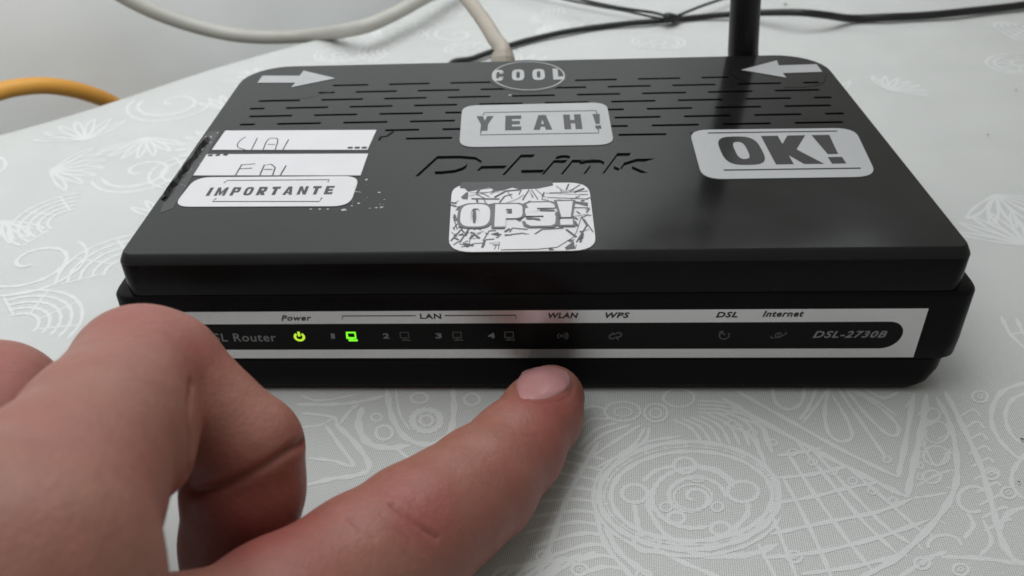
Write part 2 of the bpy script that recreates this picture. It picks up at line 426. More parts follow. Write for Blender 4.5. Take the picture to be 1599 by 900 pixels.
# ------------------------------------------------------------------ wall behind the table edge
WV = -5.6
wu = np.linspace(-70, 95, 84); wz = np.linspace(-45, 30, 39)
wv = []
for u in wu:
    for z in wz:
        b = .10 * math.sin(u * .31 + z * .2) + .06 * math.sin(u * .9 - z * .5)
        v = WV + b; wv.append(((u + v + V0) * R2, (u - v - V0) * R2, z))
nz = len(wz)
wf = [(i * nz + j, (i + 1) * nz + j, (i + 1) * nz + j + 1, i * nz + j + 1) for i in range(len(wu) - 1) for j in range(nz - 1)]
b0 = len(wv)
for (u, z) in ((-70, -45), (95, -45), (95, 30), (-70, 30)):
    v = WV - 8; wv.append(((u + v + V0) * R2, (u - v - V0) * R2, z))
wf.append((b0 + 3, b0 + 2, b0 + 1, b0))
nu = len(wu)
wf += [(b0, b0 + 1, (nu - 1) * nz, 0), (nz - 1, nu * nz - 1, b0 + 2, b0 + 3)]
wall = obj('wall', wv, wf, M_WALL, smooth=False, kind='structure'); shade_auto(wall)

# ------------------------------------------------------------------ the router
H = 3.1; W = 7.26; D = 9.12
router = bpy.data.objects.new('router', None); COL.objects.link(router)
tag(router, 'black modem router covered in stickers, standing on the white tablecloth', 'router')

def rrect(x0, x1, y0, y1, rf, rb_, n=8):
    pts = []
    for cx, cy, r, a in ((x1 - rf, y0 + rf, rf, -90), (x1 - rb_, y1 - rb_, rb_, 0), (x0 + rb_, y1 - rb_, rb_, 90), (x0 + rf, y0 + rf, rf, 180)):
        for k in range(n + 1):
            t = math.radians(a + 90 * k / n); pts.append((cx + r * math.cos(t), cy + r * math.sin(t)))
    return pts
def loft(levels, bottom=True, top=True):
    v = []; f = []; n = None
    for (z, x0, x1, y0, y1, rf, rbk) in levels:
        ring = rrect(x0, x1, y0, y1, rf, rbk); n = len(ring)
        v += [(x, y, z) for x, y in ring]
    for i in range(len(levels) - 1):
        for k in range(n):
            k2 = (k + 1) % n; f.append((i * n + k, i * n + k2, (i + 1) * n + k2, (i + 1) * n + k))
    if bottom: f.append(tuple(range(n))[::-1])
    if top: f.append(tuple((len(levels) - 1) * n + k for k in range(n)))
    return v, f

# text -> flat mesh
def text_tris(s, bold=0.0, shear=0.0, spacing=1.0, res=3):
    cu = bpy.data.curves.new('t', 'FONT'); cu.body = s; cu.offset = bold; cu.shear = shear; cu.space_character = spacing
    cu.resolution_u = res; cu.fill_mode = 'FRONT'
    o = bpy.data.objects.new('t', cu); COL.objects.link(o)
    dg = bpy.context.evaluated_depsgraph_get(); dg.update()
    me = bpy.data.meshes.new_from_object(o.evaluated_get(dg))
    v = np.array([p.co[:2] for p in me.vertices]); f = [tuple(p.vertices) for p in me.polygons]
    COL.objects.unlink(o); bpy.data.objects.remove(o); bpy.data.curves.remove(cu); bpy.data.meshes.remove(me)
    return v, f
def fit(v, x0, x1, y0, y1):
    a = v.min(0); b = v.max(0)
    return np.stack([x0 + (v[:, 0] - a[0]) / (b[0] - a[0]) * (x1 - x0), y0 + (v[:, 1] - a[1]) / (b[1] - a[1]) * (y1 - y0)], 1)

def _ring(n0, n1, ox=.5, oy=.5, rx=.5, ry=.5, ix=.15, iy=.30, p=3.2, N=28):
    out = []
    def pt(a, x, y, q):
        c, s_ = math.cos(a), math.sin(a)
        return (ox + x * math.copysign(abs(c) ** (2 / q), c), oy + y * math.copysign(abs(s_) ** (2 / q), s_))
    for k in range(n0, n1):
        a, b = 2 * math.pi * k / N, 2 * math.pi * (k + 1) / N
        out.append([pt(a, rx, ry, p), pt(b, rx, ry, p), pt(b, ix, iy, 3), pt(a, ix, iy, 3)])
    return out
def _r(a, b, c, d): return [(a, b), (c, b), (c, d), (a, d)]
GLY = {
 'E': (1.0, [_r(0, 0, .42, 1), _r(.42, 0, 1, .25), _r(.42, .39, .92, .62), _r(.42, .76, 1, 1)]),
 'H': (1.1, [_r(0, 0, .38, 1), _r(.62, 0, 1, 1), _r(.38, .38, .62, .62)]),
 'L': (.95, [_r(0, 0, .45, 1), _r(.45, 0, 1, .26)]),
 'T': (1.0, [_r(0, .74, 1, 1), _r(.29, 0, .71, .74)]),
 'I': (.42, [_r(0, 0, 1, 1)]),
 'O': (1.05, _ring(0, 28)),
 'C': (1.0, _ring(2, 26) + [_r(.62, .30, 1, .36), _r(.62, .64, 1, .70)]),
 'A': (1.15, [[(0, 0), (.34, 0), (.5, .7), (.5, 1), (.3, 1)], [(.66, 0), (1, 0), (.7, 1), (.5, 1), (.5, .7)], [(.386, .2), (.614, .2), (.573, .38), (.427, .38)]]),
 'Y': (1.1, [_r(.3, 0, .7, .42), [(0, 1), (.3, .42), (.5, .42), (.5, .68), (.38, 1)], [(.62, 1), (.5, .68), (.5, .42), (.7, .42), (1, 1)]]),
 '!': (.46, [[(0, 1), (.22, .32), (.78, .32), (1, 1)], _r(.12, 0, .88, .22)]),
 'K': (1.15, [_r(0, 0, .38, 1), [(.38, .5), (.62, .5), (1, 1), (.6, 1), (.38, .70)], [(.38, .5), (.38, .30), (.6, 0), (1.02, 0), (.62, .5)]]),
 'M': (1.3, [_r(0, 0, .27, 1), _r(.73, 0, 1, 1), [(.27, 1), (.27, .52), (.43, .05), (.5, .05), (.5, .45)], [(.5, .45), (.5, .05), (.57, .05), (.73, .52), (.73, 1)]]),
 'P': (1.0, [_r(0, 0, .4, 1), _r(.4, .78, .8, 1), _r(.4, .36, .8, .56), _r(.62, .56, .8, .78), [(.8, .36), (.95, .42), (1, .52), (1, .85), (.95, .95), (.8, 1)]]),
 'R': (1.05, [_r(0, 0, .4, 1), _r(.4, .78, .8, 1), _r(.4, .38, .8, .56), _r(.62, .56, .8, .78), [(.8, .38), (.95, .44), (1, .54), (1, .86), (.95, .95), (.8, 1)], [(.4, .38), (.42, .2), (.6, 0), (1.02, 0), (.78, .38)]]),
 'N': (1.1, [_r(0, 0, .34, 1), _r(.66, 0, 1, 1), [(.34, 1), (.34, .55), (.66, 0), (.66, .45)]]),
 'S': (1.0, [[(.12, .76), (1, .76), (.96, .92), (.82, 1), (.18, 1), (.04, .92)], [(0, .6), (.4, .58), (.4, .76), (.02, .76)], [(.04, .42), (.96, .42), (1, .58), (0, .60)],
             [(.6, .24), (.98, .24), (1, .42), (.6, .42)], [(.04, .08), (.18, 0), (.82, 0), (.96, .08), (.98, .24), (0, .24)]]),
}
def block_tris(s_, sp=.25, shear=0):
    v = []; f = []; x = 0
    for ch in s_:
        w_, polys = GLY[ch]
        for p in polys:
            b = len(v); v += [(x + q[0] * w_ + shear * q[1], q[1] * 1.25) for q in p]; f.append(tuple(range(b, b + len(p))))
        x += w_ + sp
    return np.array(v), f

# embossed brand letters sunk into the lid, as outline loops
def bridge(name, tris):
    pass
logo_v, logo_f = [], []
def loops_of(v, f):
    # weld, then boundary edges -> loops
    key = {}; idx = []
    for p in v:
        k = (round(p[0], 5), round(p[1], 5))
        idx.append(key.setdefault(k, len(key)))
    pts = [None] * len(key)
    for p, i in zip(v, idx): pts[i] = (float(p[0]), float(p[1]))
    cnt = {}
    for q in f:
        q = [idx[i] for i in q]
        for a, b in zip(q, q[1:] + q[:1]):
            if a != b: cnt[(a, b)] = cnt.get((a, b), 0) + 1
    bd = [(a, b) for (a, b) in cnt if (b, a) not in cnt]
    nxt = {}
    for a, b in bd: nxt.setdefault(a, []).append(b)
    loops = []
    while nxt:
        s = next(iter(nxt)); lp = [s]; c = s
        while True:
            n_ = nxt[c].pop()
            if not nxt[c]: del nxt[c]
            if n_ == s: break
            lp.append(n_); c = n_
            if c not in nxt: break
        loops.append([pts[i] for i in lp])
    return loops
lx0, ly0 = at_z(648, 275, H)[:2]; lx1, ly1 = at_z(1020, 236, H)[:2]
lgv, lgf = text_tris('D-Link', .045, .32, 1.06, 3)
lgv = fit(lgv, lx0, lx1, 2.86, 3.74)
letter_loops = [l for l in loops_of(lgv, lgf) if len(l) > 2]

# vent slots
slots = []
skip = lambda r, x: False
for r in range(1, 9):
    y = 8.11 - .44 * r
    x = -6.40 - 1.5 + (0 if r % 2 else .75) + (0)
    while x < 6.9:
        a, b = x, x + 1.005
        if r == 1: lo_, hi_ = -4.78, 4.75
        elif r == 2: lo_, hi_ = -5.05, 6.72
        elif r < 7: lo_, hi_ = -6.5, 6.75
        elif r == 7: lo_, hi_ = -3.15, 6.75
        else: lo_, hi_ = -2.85, 3.6
        a = max(a, lo_); b = min(b, hi_)
        if b - a > .25: slots.append((a, b, y - .05, y + .05))
        x += 1.5
def slot_loop(s):
    a, b, c, d = s; r = .034; out = []
    for cx, cy, a0 in ((b - r, c + r, -90), (b - r, d - r, 0), (a + r, d - r, 90), (a + r, c + r, 180)):
        for k in range(3):
            t = math.radians(a0 + 45 * k); out.append((cx + r * math.cos(t), cy + r * math.sin(t)))
    return out
TOPR = (-W + .09, W - .09, .13, D - .08, .16, 1.1)
outer = rrect(*TOPR)
holes = [slot_loop(s) for s in slots] + letter_loops
pts2 = []; edges = []
for lp in [outer] + holes:
    b = len(pts2); pts2 += lp; edges += [(b + i, b + (i + 1) % len(lp)) for i in range(len(lp))]
cv, ce, cf, _, _, _ = delaunay_2d_cdt([Vector(p) for p in pts2], edges, [], 0, 1e-5)
cvn = np.array([tuple(p) for p in cv])
tri = np.array([tuple(f) for f in cf if len(f) == 3])
cen = cvn[tri].mean(1)
inside = np.zeros(len(cen), int)
for lp in [outer] + holes:
    l = np.array(lp); l2 = np.roll(l, -1, 0)
    c = np.zeros(len(cen), int)
    for (x1, y1), (x2, y2) in zip(l, l2):
        if y1 == y2: continue
        hit = ((y1 > cen[:, 1]) != (y2 > cen[:, 1])) & (cen[:, 0] < (x2 - x1) * (cen[:, 1] - y1) / (y2 - y1) + x1)
        c += hit
    inside += (c % 2)
keep = tri[inside == 1]
# counters lie inside two letter loops -> counted 3 times, also lid surface
keep = tri[(inside % 2) == 1]
def ccw(t):
    a, b, c = cvn[t[0]], cvn[t[1]], cvn[t[2]]
    return t if (b[0] - a[0]) * (c[1] - a[1]) - (b[1] - a[1]) * (c[0] - a[0]) > 0 else (t[0], t[2], t[1])
lid = Geo()
lid.add([(x, y, H) for x, y in cvn], [tuple(int(i) for i in ccw(t)) for t in keep])
lv, lf = loft([(2.25, -W + .03, W - .03, .02, D - .02, .24, 1.0), (2.33, -W, W, 0, D, .26, 1.0), (2.93, -W, W, .0, D, .26, 1.0), (2.965, -W + .012, W - .012, .012, D, .25, 1.02),
               (3.075, -W + .068, W - .068, .10, D - .055, .18, 1.08), (3.0935, -W + .08, W - .08, .117, D - .068, .17, 1.09), (H, *TOPR)], False, False)
lid.add(lv, lf)
# letter recess walls and floor
for lp in letter_loops:
    n = len(lp); lid.add([(x, y, H) for x, y in lp] + [(x, y, H - .035) for x, y in lp], [(i, (i + 1) % n, n + (i + 1) % n, n + i) for i in range(n)])
lid_o = lid.make('lid', M_LID, router); shade_auto(lid_o, 25)
lid_o.data.materials.append(M_LID_SHADE); lid_o.data.materials.append(M_CHAM)
for p in lid_o.data.polygons:
    if abs(p.normal.z) < .3: p.material_index = 1
    elif p.normal.z < .985: p.material_index = 2
emb = Geo(); emb.add([(x, y, H - .035) for x, y in lgv], lgf)
emb.make('sunken_brand_lettering', M_LID, router)
slot_cache = {}
for s in slots:
    lp = slot_loop(s); n = len(lp)
    k = round(s[1] - s[0], 3)
    if k not in slot_cache:
        q = [(x - s[0], y - s[2]) for x, y in lp]
        v = [(x, y, 0) for x, y in q] + [(x, y, -.22) for x, y in q]
        f = [(i, n + i, n + (i + 1) % n, (i + 1) % n) for i in range(n)] + [tuple(range(n, 2 * n))]
        o = obj('vent_slot', v, f, M_SLOT, router); slot_cache[k] = o.data
    else:
        o = bpy.data.objects.new('vent_slot', slot_cache[k]); COL.objects.link(o); o.parent = router
    o.location = (s[0] * CM, s[2] * CM, H * CM)

# lower shell: wide skirt, then narrower foot tray
v, f = loft([(.80, -7.44, 7.44, -.0, D, .32, 1.0), (.86, -7.55, 7.55, -.03, D + .1, .36, 1.05), (1.2, -7.57, 7.57, -.03, D + .12, .36, 1.05), (2.18, -7.57, 7.57, -.03, D + .12, .38, 1.05),
             (2.24, -7.53, 7.53, -.022, D + .1, .38, 1.05), (2.27, -7.42, 7.42, -.0, D + .02, .34, 1.0)])
shell = obj('lower_shell', v, f, M_SHELL, router); shade_auto(shell, 40)
v, f = loft([(.02, -7.08, 7.08, .16, D - .4, .4, 1.0), (.08, -7.18, 7.18, .06, D - .2, .42, 1.0), (.22, -7.30, 7.30, .0, D - .05, .42, 1.0), (.50, -7.38, 7.38, -.02, D, .38, 1.0), (.81, -7.40, 7.40, -.02, D, .36, 1.0)])
tray = obj('bottom_tray', v, f, M_SHELL, router); shade_auto(tray, 40)
for sx in (-6, 6):
    for sy in (1.1, 8):
        g = Geo(); g.tube([(sx, sy, .0), (sx, sy, .06)], .45, 20); g.make('rubber_foot', M_BLACKRUB, router)
# parting line strip between lid and shell
v, f = loft([(2.22, -W + .06, W - .06, .035, D - .04, .33, .98), (2.28, -W + .06, W - .06, .035, D - .04, .33, .98)], False, False)
seam = obj('parting_seam', v, f, M_SLOT, router)

# ---- front label
YL = -.037
def plate_xz(name, poly, y, m, parent):     # flat print facing the viewer
    n = len(poly)
    return obj(name, [(x, y, z) for x, z in poly], [tuple(range(n))], m, parent)
label = Geo(); label.box(-6.66, 6.735, YL, -.02, .875, 1.95)
label = label.make('silver_front_label', M_SILVER, router)
zr = .295; lz0, lz1 = 1.08, 1.67; lr = (lz1 - lz0) / 2
lane = []
for k in range(13):
    t = math.radians(-90 + 180 * k / 12); lane.append((6.43 - lr + lr * math.cos(t) + .03 * math.sin(t), (lz0 + lz1) / 2 + lr * math.sin(t)))
for k in range(13):
    t = math.radians(90 + 180 * k / 12); lane.append((-6.32 + lr + lr * math.cos(t) + .03 * math.sin(t), (lz0 + lz1) / 2 + lr * math.sin(t)))
lane_o = plate_xz('dark_display_strip', lane, YL - .003, M_LANE, label)
def fx(px, py=500): return float(at_y(px, py, YL)[0])
def front_text(name, s, px0, px1, py, z0, z1, m, bold=0, shear=0, sp=1.0, y=YL - .006):
    v, f = text_tris(s, bold, shear, sp)
    v = fit(v, fx(px0, py), fx(px1, py), z0, z1)
    return obj(name, [(a, y, b) for a, b in v], f, m, label)
front_text('power_lettering', 'Power', 439, 486, 497, 1.747, 1.867, M_INK, .02, .25, 1.1)
front_text('lan_lettering', 'LAN', 656, 689, 495, 1.777, 1.887, M_INK, .02, 0, 1.1)
front_text('wlan_lettering', 'WLAN', 856, 903, 494, 1.777, 1.897, M_INK, .03, .2, 1.1)
front_text('wps_lettering', 'WPS', 945, 983, 494, 1.777, 1.897, M_INK, .03, .25, 1.1)
front_text('dsl_lettering', 'DSL', 1118, 1152, 493, 1.777, 1.897, M_INK, .03, .25, 1.1)
front_text('internet_lettering', 'Internet', 1191, 1255, 492, 1.787, 1.917, M_INK, .025, .25, 1.1)
front_text('model_lettering', 'DSL-2730B', 1270, 1385, 521, 1.322, 1.477, M_GREYINK, .025, .3, 1.15)
front_text('dsl_router_lettering', 'DSL Router', 318, 431, 528, 1.277, 1.467, M_GREYINK, .01, 0, 1.1)
for s, a, b in (('1', 517, 523), ('2', 598, 608), ('3', 680, 690), ('4', 762, 773)):
    front_text('port_number', s, a, b, 526, 1.337, 1.457, M_GREYINK, .03)
def strokes_xz(name, segs, wd, m, parent=label, y=YL - .006):
    g = Geo()
    for i, path in enumerate(segs):
        P = [np.array(p, float) for p in path]; v = []; f = []
        for j, p in enumerate(P):
            t = P[min(j + 1, len(P) - 1)] - P[max(j - 1, 0)]; t /= np.linalg.norm(t) + 1e-9; n_ = np.array([-t[1], t[0]])
            for s in (1, -1): q = p + s * n_ * wd / 2; v.append((q[0], y - .0012 * (i % 6), q[1]))
        for j in range(len(P) - 1): f.append((2 * j, 2 * j + 1, 2 * j + 3, 2 * j + 2))
        g.add(v, f)
    return g.make(name, m, parent)
zb = 1.847
strokes_xz('lan_bracket', [[(fx(535), 1.775), (fx(535), zb), (fx(650), zb)], [(fx(695), zb), (fx(806), zb), (fx(806), 1.775)]], .014, M_INK)
def arc(cx, cz, r, a0, a1, n=14, ry=None):
    ry = ry or r
    return [(cx + r * math.cos(math.radians(a0 + (a1 - a0) * k / n)), cz + ry * math.sin(math.radians(a0 + (a1 - a0) * k / n))) for k in range(n + 1)]
zc = 1.387
px_ = fx(468, 528); strokes_xz('power_led_icon', [arc(px_, zc - .005, .082, 125, 415), [(px_, zc + .005), (px_, zc + .115)]], .048, M_LED_Y)
def pc_icon(px, m, name, wd):
    x = fx(px, 527)
    return strokes_xz(name, [[(x - .075, zc - .035), (x - .075, zc + .09), (x + .075, zc + .09), (x + .075, zc - .035), (x - .092, zc - .035)], [(x - .06, zc - .088), (x + .105, zc - .088)], [(x, zc - .035), (x, zc - .085)]], wd, m)
pc_icon(549, M_LED_G, 'lan_led_icon', .044)
for p in (632, 714, 795): pc_icon(p, M_DIMINK, 'lan_led_icon', .026)
x = fx(878, 524); strokes_xz('wlan_led_icon', [arc(x - .01, zc, .02, 0, 360, 8), arc(x, zc, .06, -60, 60), arc(x - .02, zc, .06, 120, 240), arc(x, zc, .1, -50, 50)], .018, M_DIMINK)
x = fx(961, 523); strokes_xz('wps_led_icon', [arc(x - .055, zc - .02, .05, 60, 330), arc(x + .055, zc + .02, .05, -120, 150), [(x - .06, zc + .07), (x + .0, zc + .03)], [(x + .06, zc - .09), (x + .0, zc - .02)]], .03, M_DIMINK)
x = fx(1131, 523); strokes_xz('dsl_led_icon', [arc(x, zc, .085, 110, 400), [(x - .09, zc + .09), (x + .01, zc + .01)], [(x - .09, zc + .02), (x - .085, zc + .09), (x - .02, zc + .09)]], .024, M_DIMINK)
x = fx(1216, 522); strokes_xz('internet_led_icon', [arc(x, zc, .055, 0, 360), [(a + (b - zc) * .0, b + (a - x) * .35) for a, b in arc(x, zc, .13, 150, 400, ry=.04)], [(x, zc - .05), (x, zc + .05)]], .02, M_DIMINK)

# ---- things stuck on the lid
def T(px, py): return at_z(px, py, H)[:2]
ZS = H + .012
def sticker(name, corners_px, rad, m, label_, th=.014):
    P = [T(*c) for c in corners_px]      # tl, tr, br, bl
    ring = []
    for i in range(4):
        p = P[i]; a = P[i - 1] - p; b = P[(i + 1) % 4] - p
        la, lb = np.linalg.norm(a), np.linalg.norm(b)
        if rad <= 0: ring.append(p); continue
        A = p + a / la * rad; B = p + b / lb * rad
        for k in range(7):
            t = k / 6; ring.append((1 - t) ** 2 * A + 2 * t * (1 - t) * (p * .75 + .25 * (A + B) / 2 if False else p) + t * t * B)
    n = len(ring)
    v = [(q[0], q[1], H + .001) for q in ring] + [(q[0], q[1], H + th) for q in ring]
    f = [tuple(range(n, 2 * n))[::-1]] + [(i, (i + 1) % n, n + (i + 1) % n, n + i)[::-1] for i in range(n)]
    o = obj(name, v, f, m, router); o['label'] = label_
    me = o.data
    if me.polygons[0].normal.z < 0: me.flip_normals()
    return o
def lid_text(name, s, cx0, cx1, py0, py1, m, parent, bold=0, shear=0, sp=1.0, z=.017, pxmid=None):
    """letters on the lid: pixel box corners cx0 (left), cx1 (right), py0 top, py1 bottom at that spot"""
    a = T(cx0, py1); b = T(cx1, py1); c = T((cx0 + cx1) / 2, py0); d = T((cx0 + cx1) / 2, py1)
    v, f = block_tris(s, sp, shear)
    v = fit(v, a[0], b[0], d[1], c[1])
    tilt = (b[1] - a[1]) / (b[0] - a[0]) * 0
    return obj(name, [(q[0], q[1], H + z) for q in v], f, m, parent)
def lid_poly(name, pts, m, parent, z=.017):
    P = [T(*p) for p in pts]; n = len(P)
    o = obj(name, [(q[0], q[1], H + z) for q in P], [tuple(range(n))], m, parent)
    if o.data.polygons[0].normal.z < 0: o.data.flip_normals()
    return o
def lid_strokes(name, segs, wd, m, parent, z=.017, smooth=False):
    g = Geo()
    for i, path in enumerate(segs):
        P = [T(*p) for p in path]
        if smooth and len(P) > 2: P = catmull(P, 5)
        w0 = wd[i] if hasattr(wd, '__len__') else wd
        v = []; f = []
        for j, p in enumerate(P):
            t = P[min(j + 1, len(P) - 1)] - P[max(j - 1, 0)]; t = t / (np.linalg.norm(t) + 1e-9); n_ = np.array([-t[1], t[0]])
            for s in (1, -1): q = p + s * n_ * w0 / 2; v.append((q[0], q[1], H + z + .0006 * (i % 9)))
        for j in range(len(P) - 1): f.append((2 * j, 2 * j + 1, 2 * j + 3, 2 * j + 2))
        g.add(v, f)
    return g.make(name, m, parent)

ok = sticker('silver_sticker', [(1076, 204), (1334, 201), (1370, 277), (1097, 281)], .42, M_STICK_G, 'silver sticker reading OK! at the right of the lid')
lid_text('ok_lettering', 'OK!', 1134, 1326, 213, 258, M_STICK_INK, ok, 0, 0, .16)
lid_strokes('ruled_line', [[(1105, 209), (1307, 206)], [(1130, 267), (1344, 264)]], .05, M_STICK_INK, ok)
ye = sticker('silver_sticker', [(722, 166), (947, 161), (959, 227), (717, 231)], .36, M_STICK_G, 'silver sticker reading YEAH! over the vent slots')
lid_text('yeah_lettering', 'YEAH!', 742, 941, 181, 204, M_STICK_INK, ye, 0, 0, .75)
lid_strokes('ruled_line', [[(755, 181), (756, 177), (931, 174), (932, 178)], [(751, 206), (750, 212), (935, 209), (934, 203)]], .035, M_STICK_INK, ye)
def ring_px(cx, cy, rx, ry, n=40): return [(cx + rx * math.cos(2 * math.pi * k / n), cy + ry * math.sin(2 * math.pi * k / n)) for k in range(n + 1)]
cool = lid_poly('clear_round_sticker', ring_px(825, 119, 64, 25)[:-1], M_LID, router, .004); cool['label'] = 'clear round sticker reading COOL at the back of the lid'
lid_strokes('circle_outline', [ring_px(825, 119, 56, 22)], .035, M_STICK_G, cool, .008)
lid_text('cool_lettering', 'COOL', 768, 882, 109, 126, M_STICK_G, cool, 0, 0, .7, .009)
imp = sticker('white_sticker', [(306, 278), (562, 276), (546, 323), (270, 324)], .34, M_STICK_W, 'white sticker reading IMPORTANTE near the left edge')
lid_text('importante_lettering', 'IMPORTANTE', 322, 518, 293, 306, M_STICK_INK, imp, 0, 0, .55)
lid_strokes('ruled_line', [[(350, 287), (355, 283), (515, 282), (512, 286)], [(338, 311), (332, 316), (499, 316), (503, 310)]], .03, M_STICK_INK, imp)
st1 = sticker('white_sticker', [(352, 205), (588, 204), (574, 235), (331, 235)], 0, M_STICK_W, 'blank white strip sticker with half-cut letters UAI')
lid_strokes('thin_lettering', [[(384, 215), (376, 220), (371, 227), (373, 232), (383, 235)], [(402, 217), (393, 235)], [(411, 235), (418, 220), (428, 217), (434, 220), (430, 235)], [(418, 227), (430, 227)], [(451, 219), (442, 235)]], .022, M_INK, st1, .017, True)
lid_strokes('dots_print', [[(543, 232), (551, 232)], [(554, 232), (562, 232)], [(565, 232), (573, 232)]], .09, M_INK, st1, .017)
st2 = sticker('white_sticker', [(323, 242), (575, 241), (563, 275), (302, 275)], 0, M_STICK_W, 'white strip sticker with half-cut letters EAI')
lid_strokes('thin_lettering', [[(378, 258), (368, 275)], [(377, 259), (399, 257)], [(375, 265), (394, 264)], [(406, 275), (413, 259), (424, 258), (430, 263), (426, 275)], [(412, 266), (426, 266)], [(447, 260), (438, 275)]], .026, M_INK, st2, .017)
lid_strokes('dots_print', [[(325, 244), (332, 244)], [(337, 244), (344, 243)], [(349, 243), (356, 243)]], .08, M_INK, st2, .017)
# curled dark film and white crumbs of torn stickers round them
film = lid_poly('torn_dark_film', [(326, 206), (346, 204), (326, 238), (300, 277), (270, 326), (250, 333), (262, 300), (272, 278), (300, 238)], M_STICK_INK, router, .005)
film['label'] = 'dark torn sticker film along the left edge of the lid'
def crumb(px, py, r, m=M_GLUE):
    c = T(px, py); n = 6
    ring = [(c[0] + r * random.uniform(.5, 1.3) * math.cos(k * math.pi / 3), c[1] + r * random.uniform(.4, 1) * math.sin(k * math.pi / 3), H + .004) for k in range(n)]
    return ring + [(c[0], c[1], H + .004 + r * .4)], [(k, (k + 1) % n, n) for k in range(n)]
g = Geo()
for px, py, r in [(538, 328, .055), (500, 327, .03), (485, 327, .025), (512, 327, .03), (553, 293, .05), (550, 307, .04), (556, 285, .035), (572, 281, .04), (592, 301, .03), (587, 325, .03), (596, 324, .035),
                  (556, 300, .03), (797, 149, .05), (330, 215, .03), (316, 234, .03), (300, 252, .04), (290, 268, .03), (560, 318, .03), (549, 322, .03), (600, 312, .02)] + \
                 [(random.uniform(548, 600), random.uniform(282, 328), random.uniform(.008, .02)) for _ in range(14)] + \
                 [(random.gauss(0, 1) * 4 + 335 - t * 60, 208 + t * 92, random.uniform(.012, .03)) for t in [random.random() for _ in range(22)]]:
    g.add(*crumb(px, py, r))
go = g.make('sticker_crumbs', M_GLUE, router, False, 'stuff')
# lifted curl of film hanging over the left edge
cp = []
for k in range(14):
    t = k / 13
    p = T(326 - t * 68, 218 + t * 92); cp.append((p[0] - .02, p[1], H + .02 + .05 * abs(math.sin(t * 9)) ))
g = Geo(); v = []; f = []
for k, p in enumerate(cp):
    wd = .055 + .03 * math.sin(k * 2.1)
    v += [(p[0] - wd, p[1], p[2] - .02), (p[0], p[1], p[2] + .05), (p[0] + wd, p[1], H + .006)]
for k in range(len(cp) - 1): f += [(3 * k, 3 * k + 1, 3 * k + 4, 3 * k + 3), (3 * k + 1, 3 * k + 2, 3 * k + 5, 3 * k + 4)]
g.add(v, f); g.make('curled_film_edge', M_LID, router)
lid_strokes('film_scrap', [[(592, 219), (595, 214), (604, 213), (614, 206)]], .05, M_SLOT, router, .008)
lid_strokes('scratched_line', [[(403, 157), (440, 155), (478, 153), (500, 148), (520, 143)]], .02, M_STICK_INK, router, .005, True)
# arrows
arl = lid_poly('silver_arrow_sticker', [(410, 119), (468, 119), (474, 111), (524, 123), (455, 137), (461, 130), (402, 130)], M_STICK_G, router, .010); arl['label'] = 'silver arrow pointing right at the back left corner'
arr = lid_poly('silver_arrow_sticker', [(1157, 110), (1213, 95), (1216, 103), (1275, 101), (1284, 113), (1222, 115), (1228, 122)], M_STICK_G, router, .010); arr['label'] = 'silver arrow pointing left beside the antenna'
lid_strokes('round_film_outline', [[(1142, 98), (1140, 110), (1150, 122), (1172, 130)], [(1225, 137), (1260, 136), (1285, 130), (1290, 116)]], .02, M_LID_SHADE, router, .006, True)
# OPS
ops = sticker('scratched_white_sticker', [(706, 289), (919, 286), (932, 392), (700, 395)], .42, M_STICK_W, 'white square sticker reading OPS! over a heap of drawn shards')
Q = lambda X, Y: (660 + X / 5, 260 + Y / 5)
def qpoly(name, pts, m, z): return lid_poly(name, [Q(*p) for p in pts], m, ops, z)
qpoly('torn_patch', [(300, 130), (1010, 118), (1020, 155), (900, 180), (760, 186), (700, 172), (640, 190), (575, 198), (520, 172), (420, 190), (355, 205), (330, 180), (290, 175)], M_STICK_INK, .0165)
dark = [[(300, 245), (345, 205), (358, 215), (352, 265), (310, 262)], [(1040, 262), (1290, 290), (1290, 320), (1160, 288)], [(980, 622), (1030, 660), (985, 662)], [(1110, 640), (1180, 590), (1190, 650), (1120, 658)],
        [(310, 600), (375, 612), (350, 640), (330, 632)], [(530, 535), (590, 520), (605, 555), (560, 545)], [(455, 640), (480, 580), (495, 585), (475, 642)], [(1130, 590), (1190, 575), (1160, 600)],
        [(690, 350), (760, 400), (800, 390), (760, 440), (690, 400)], [(1050, 320), (1070, 300), (1080, 420), (1060, 430)], [(520, 300), (552, 300), (548, 480), (528, 440)], [(800, 300), (830, 275), (900, 290), (850, 310)]]
g = Geo()
for i, p in enumerate(dark):
    P = [T(*Q(*a)) for a in p]; g.add([(q[0], q[1], H + .0180 + .0003 * i) for q in P], [tuple(range(len(P)))[::-1]])
g.make('shard_shadows', M_SHARD, ops)
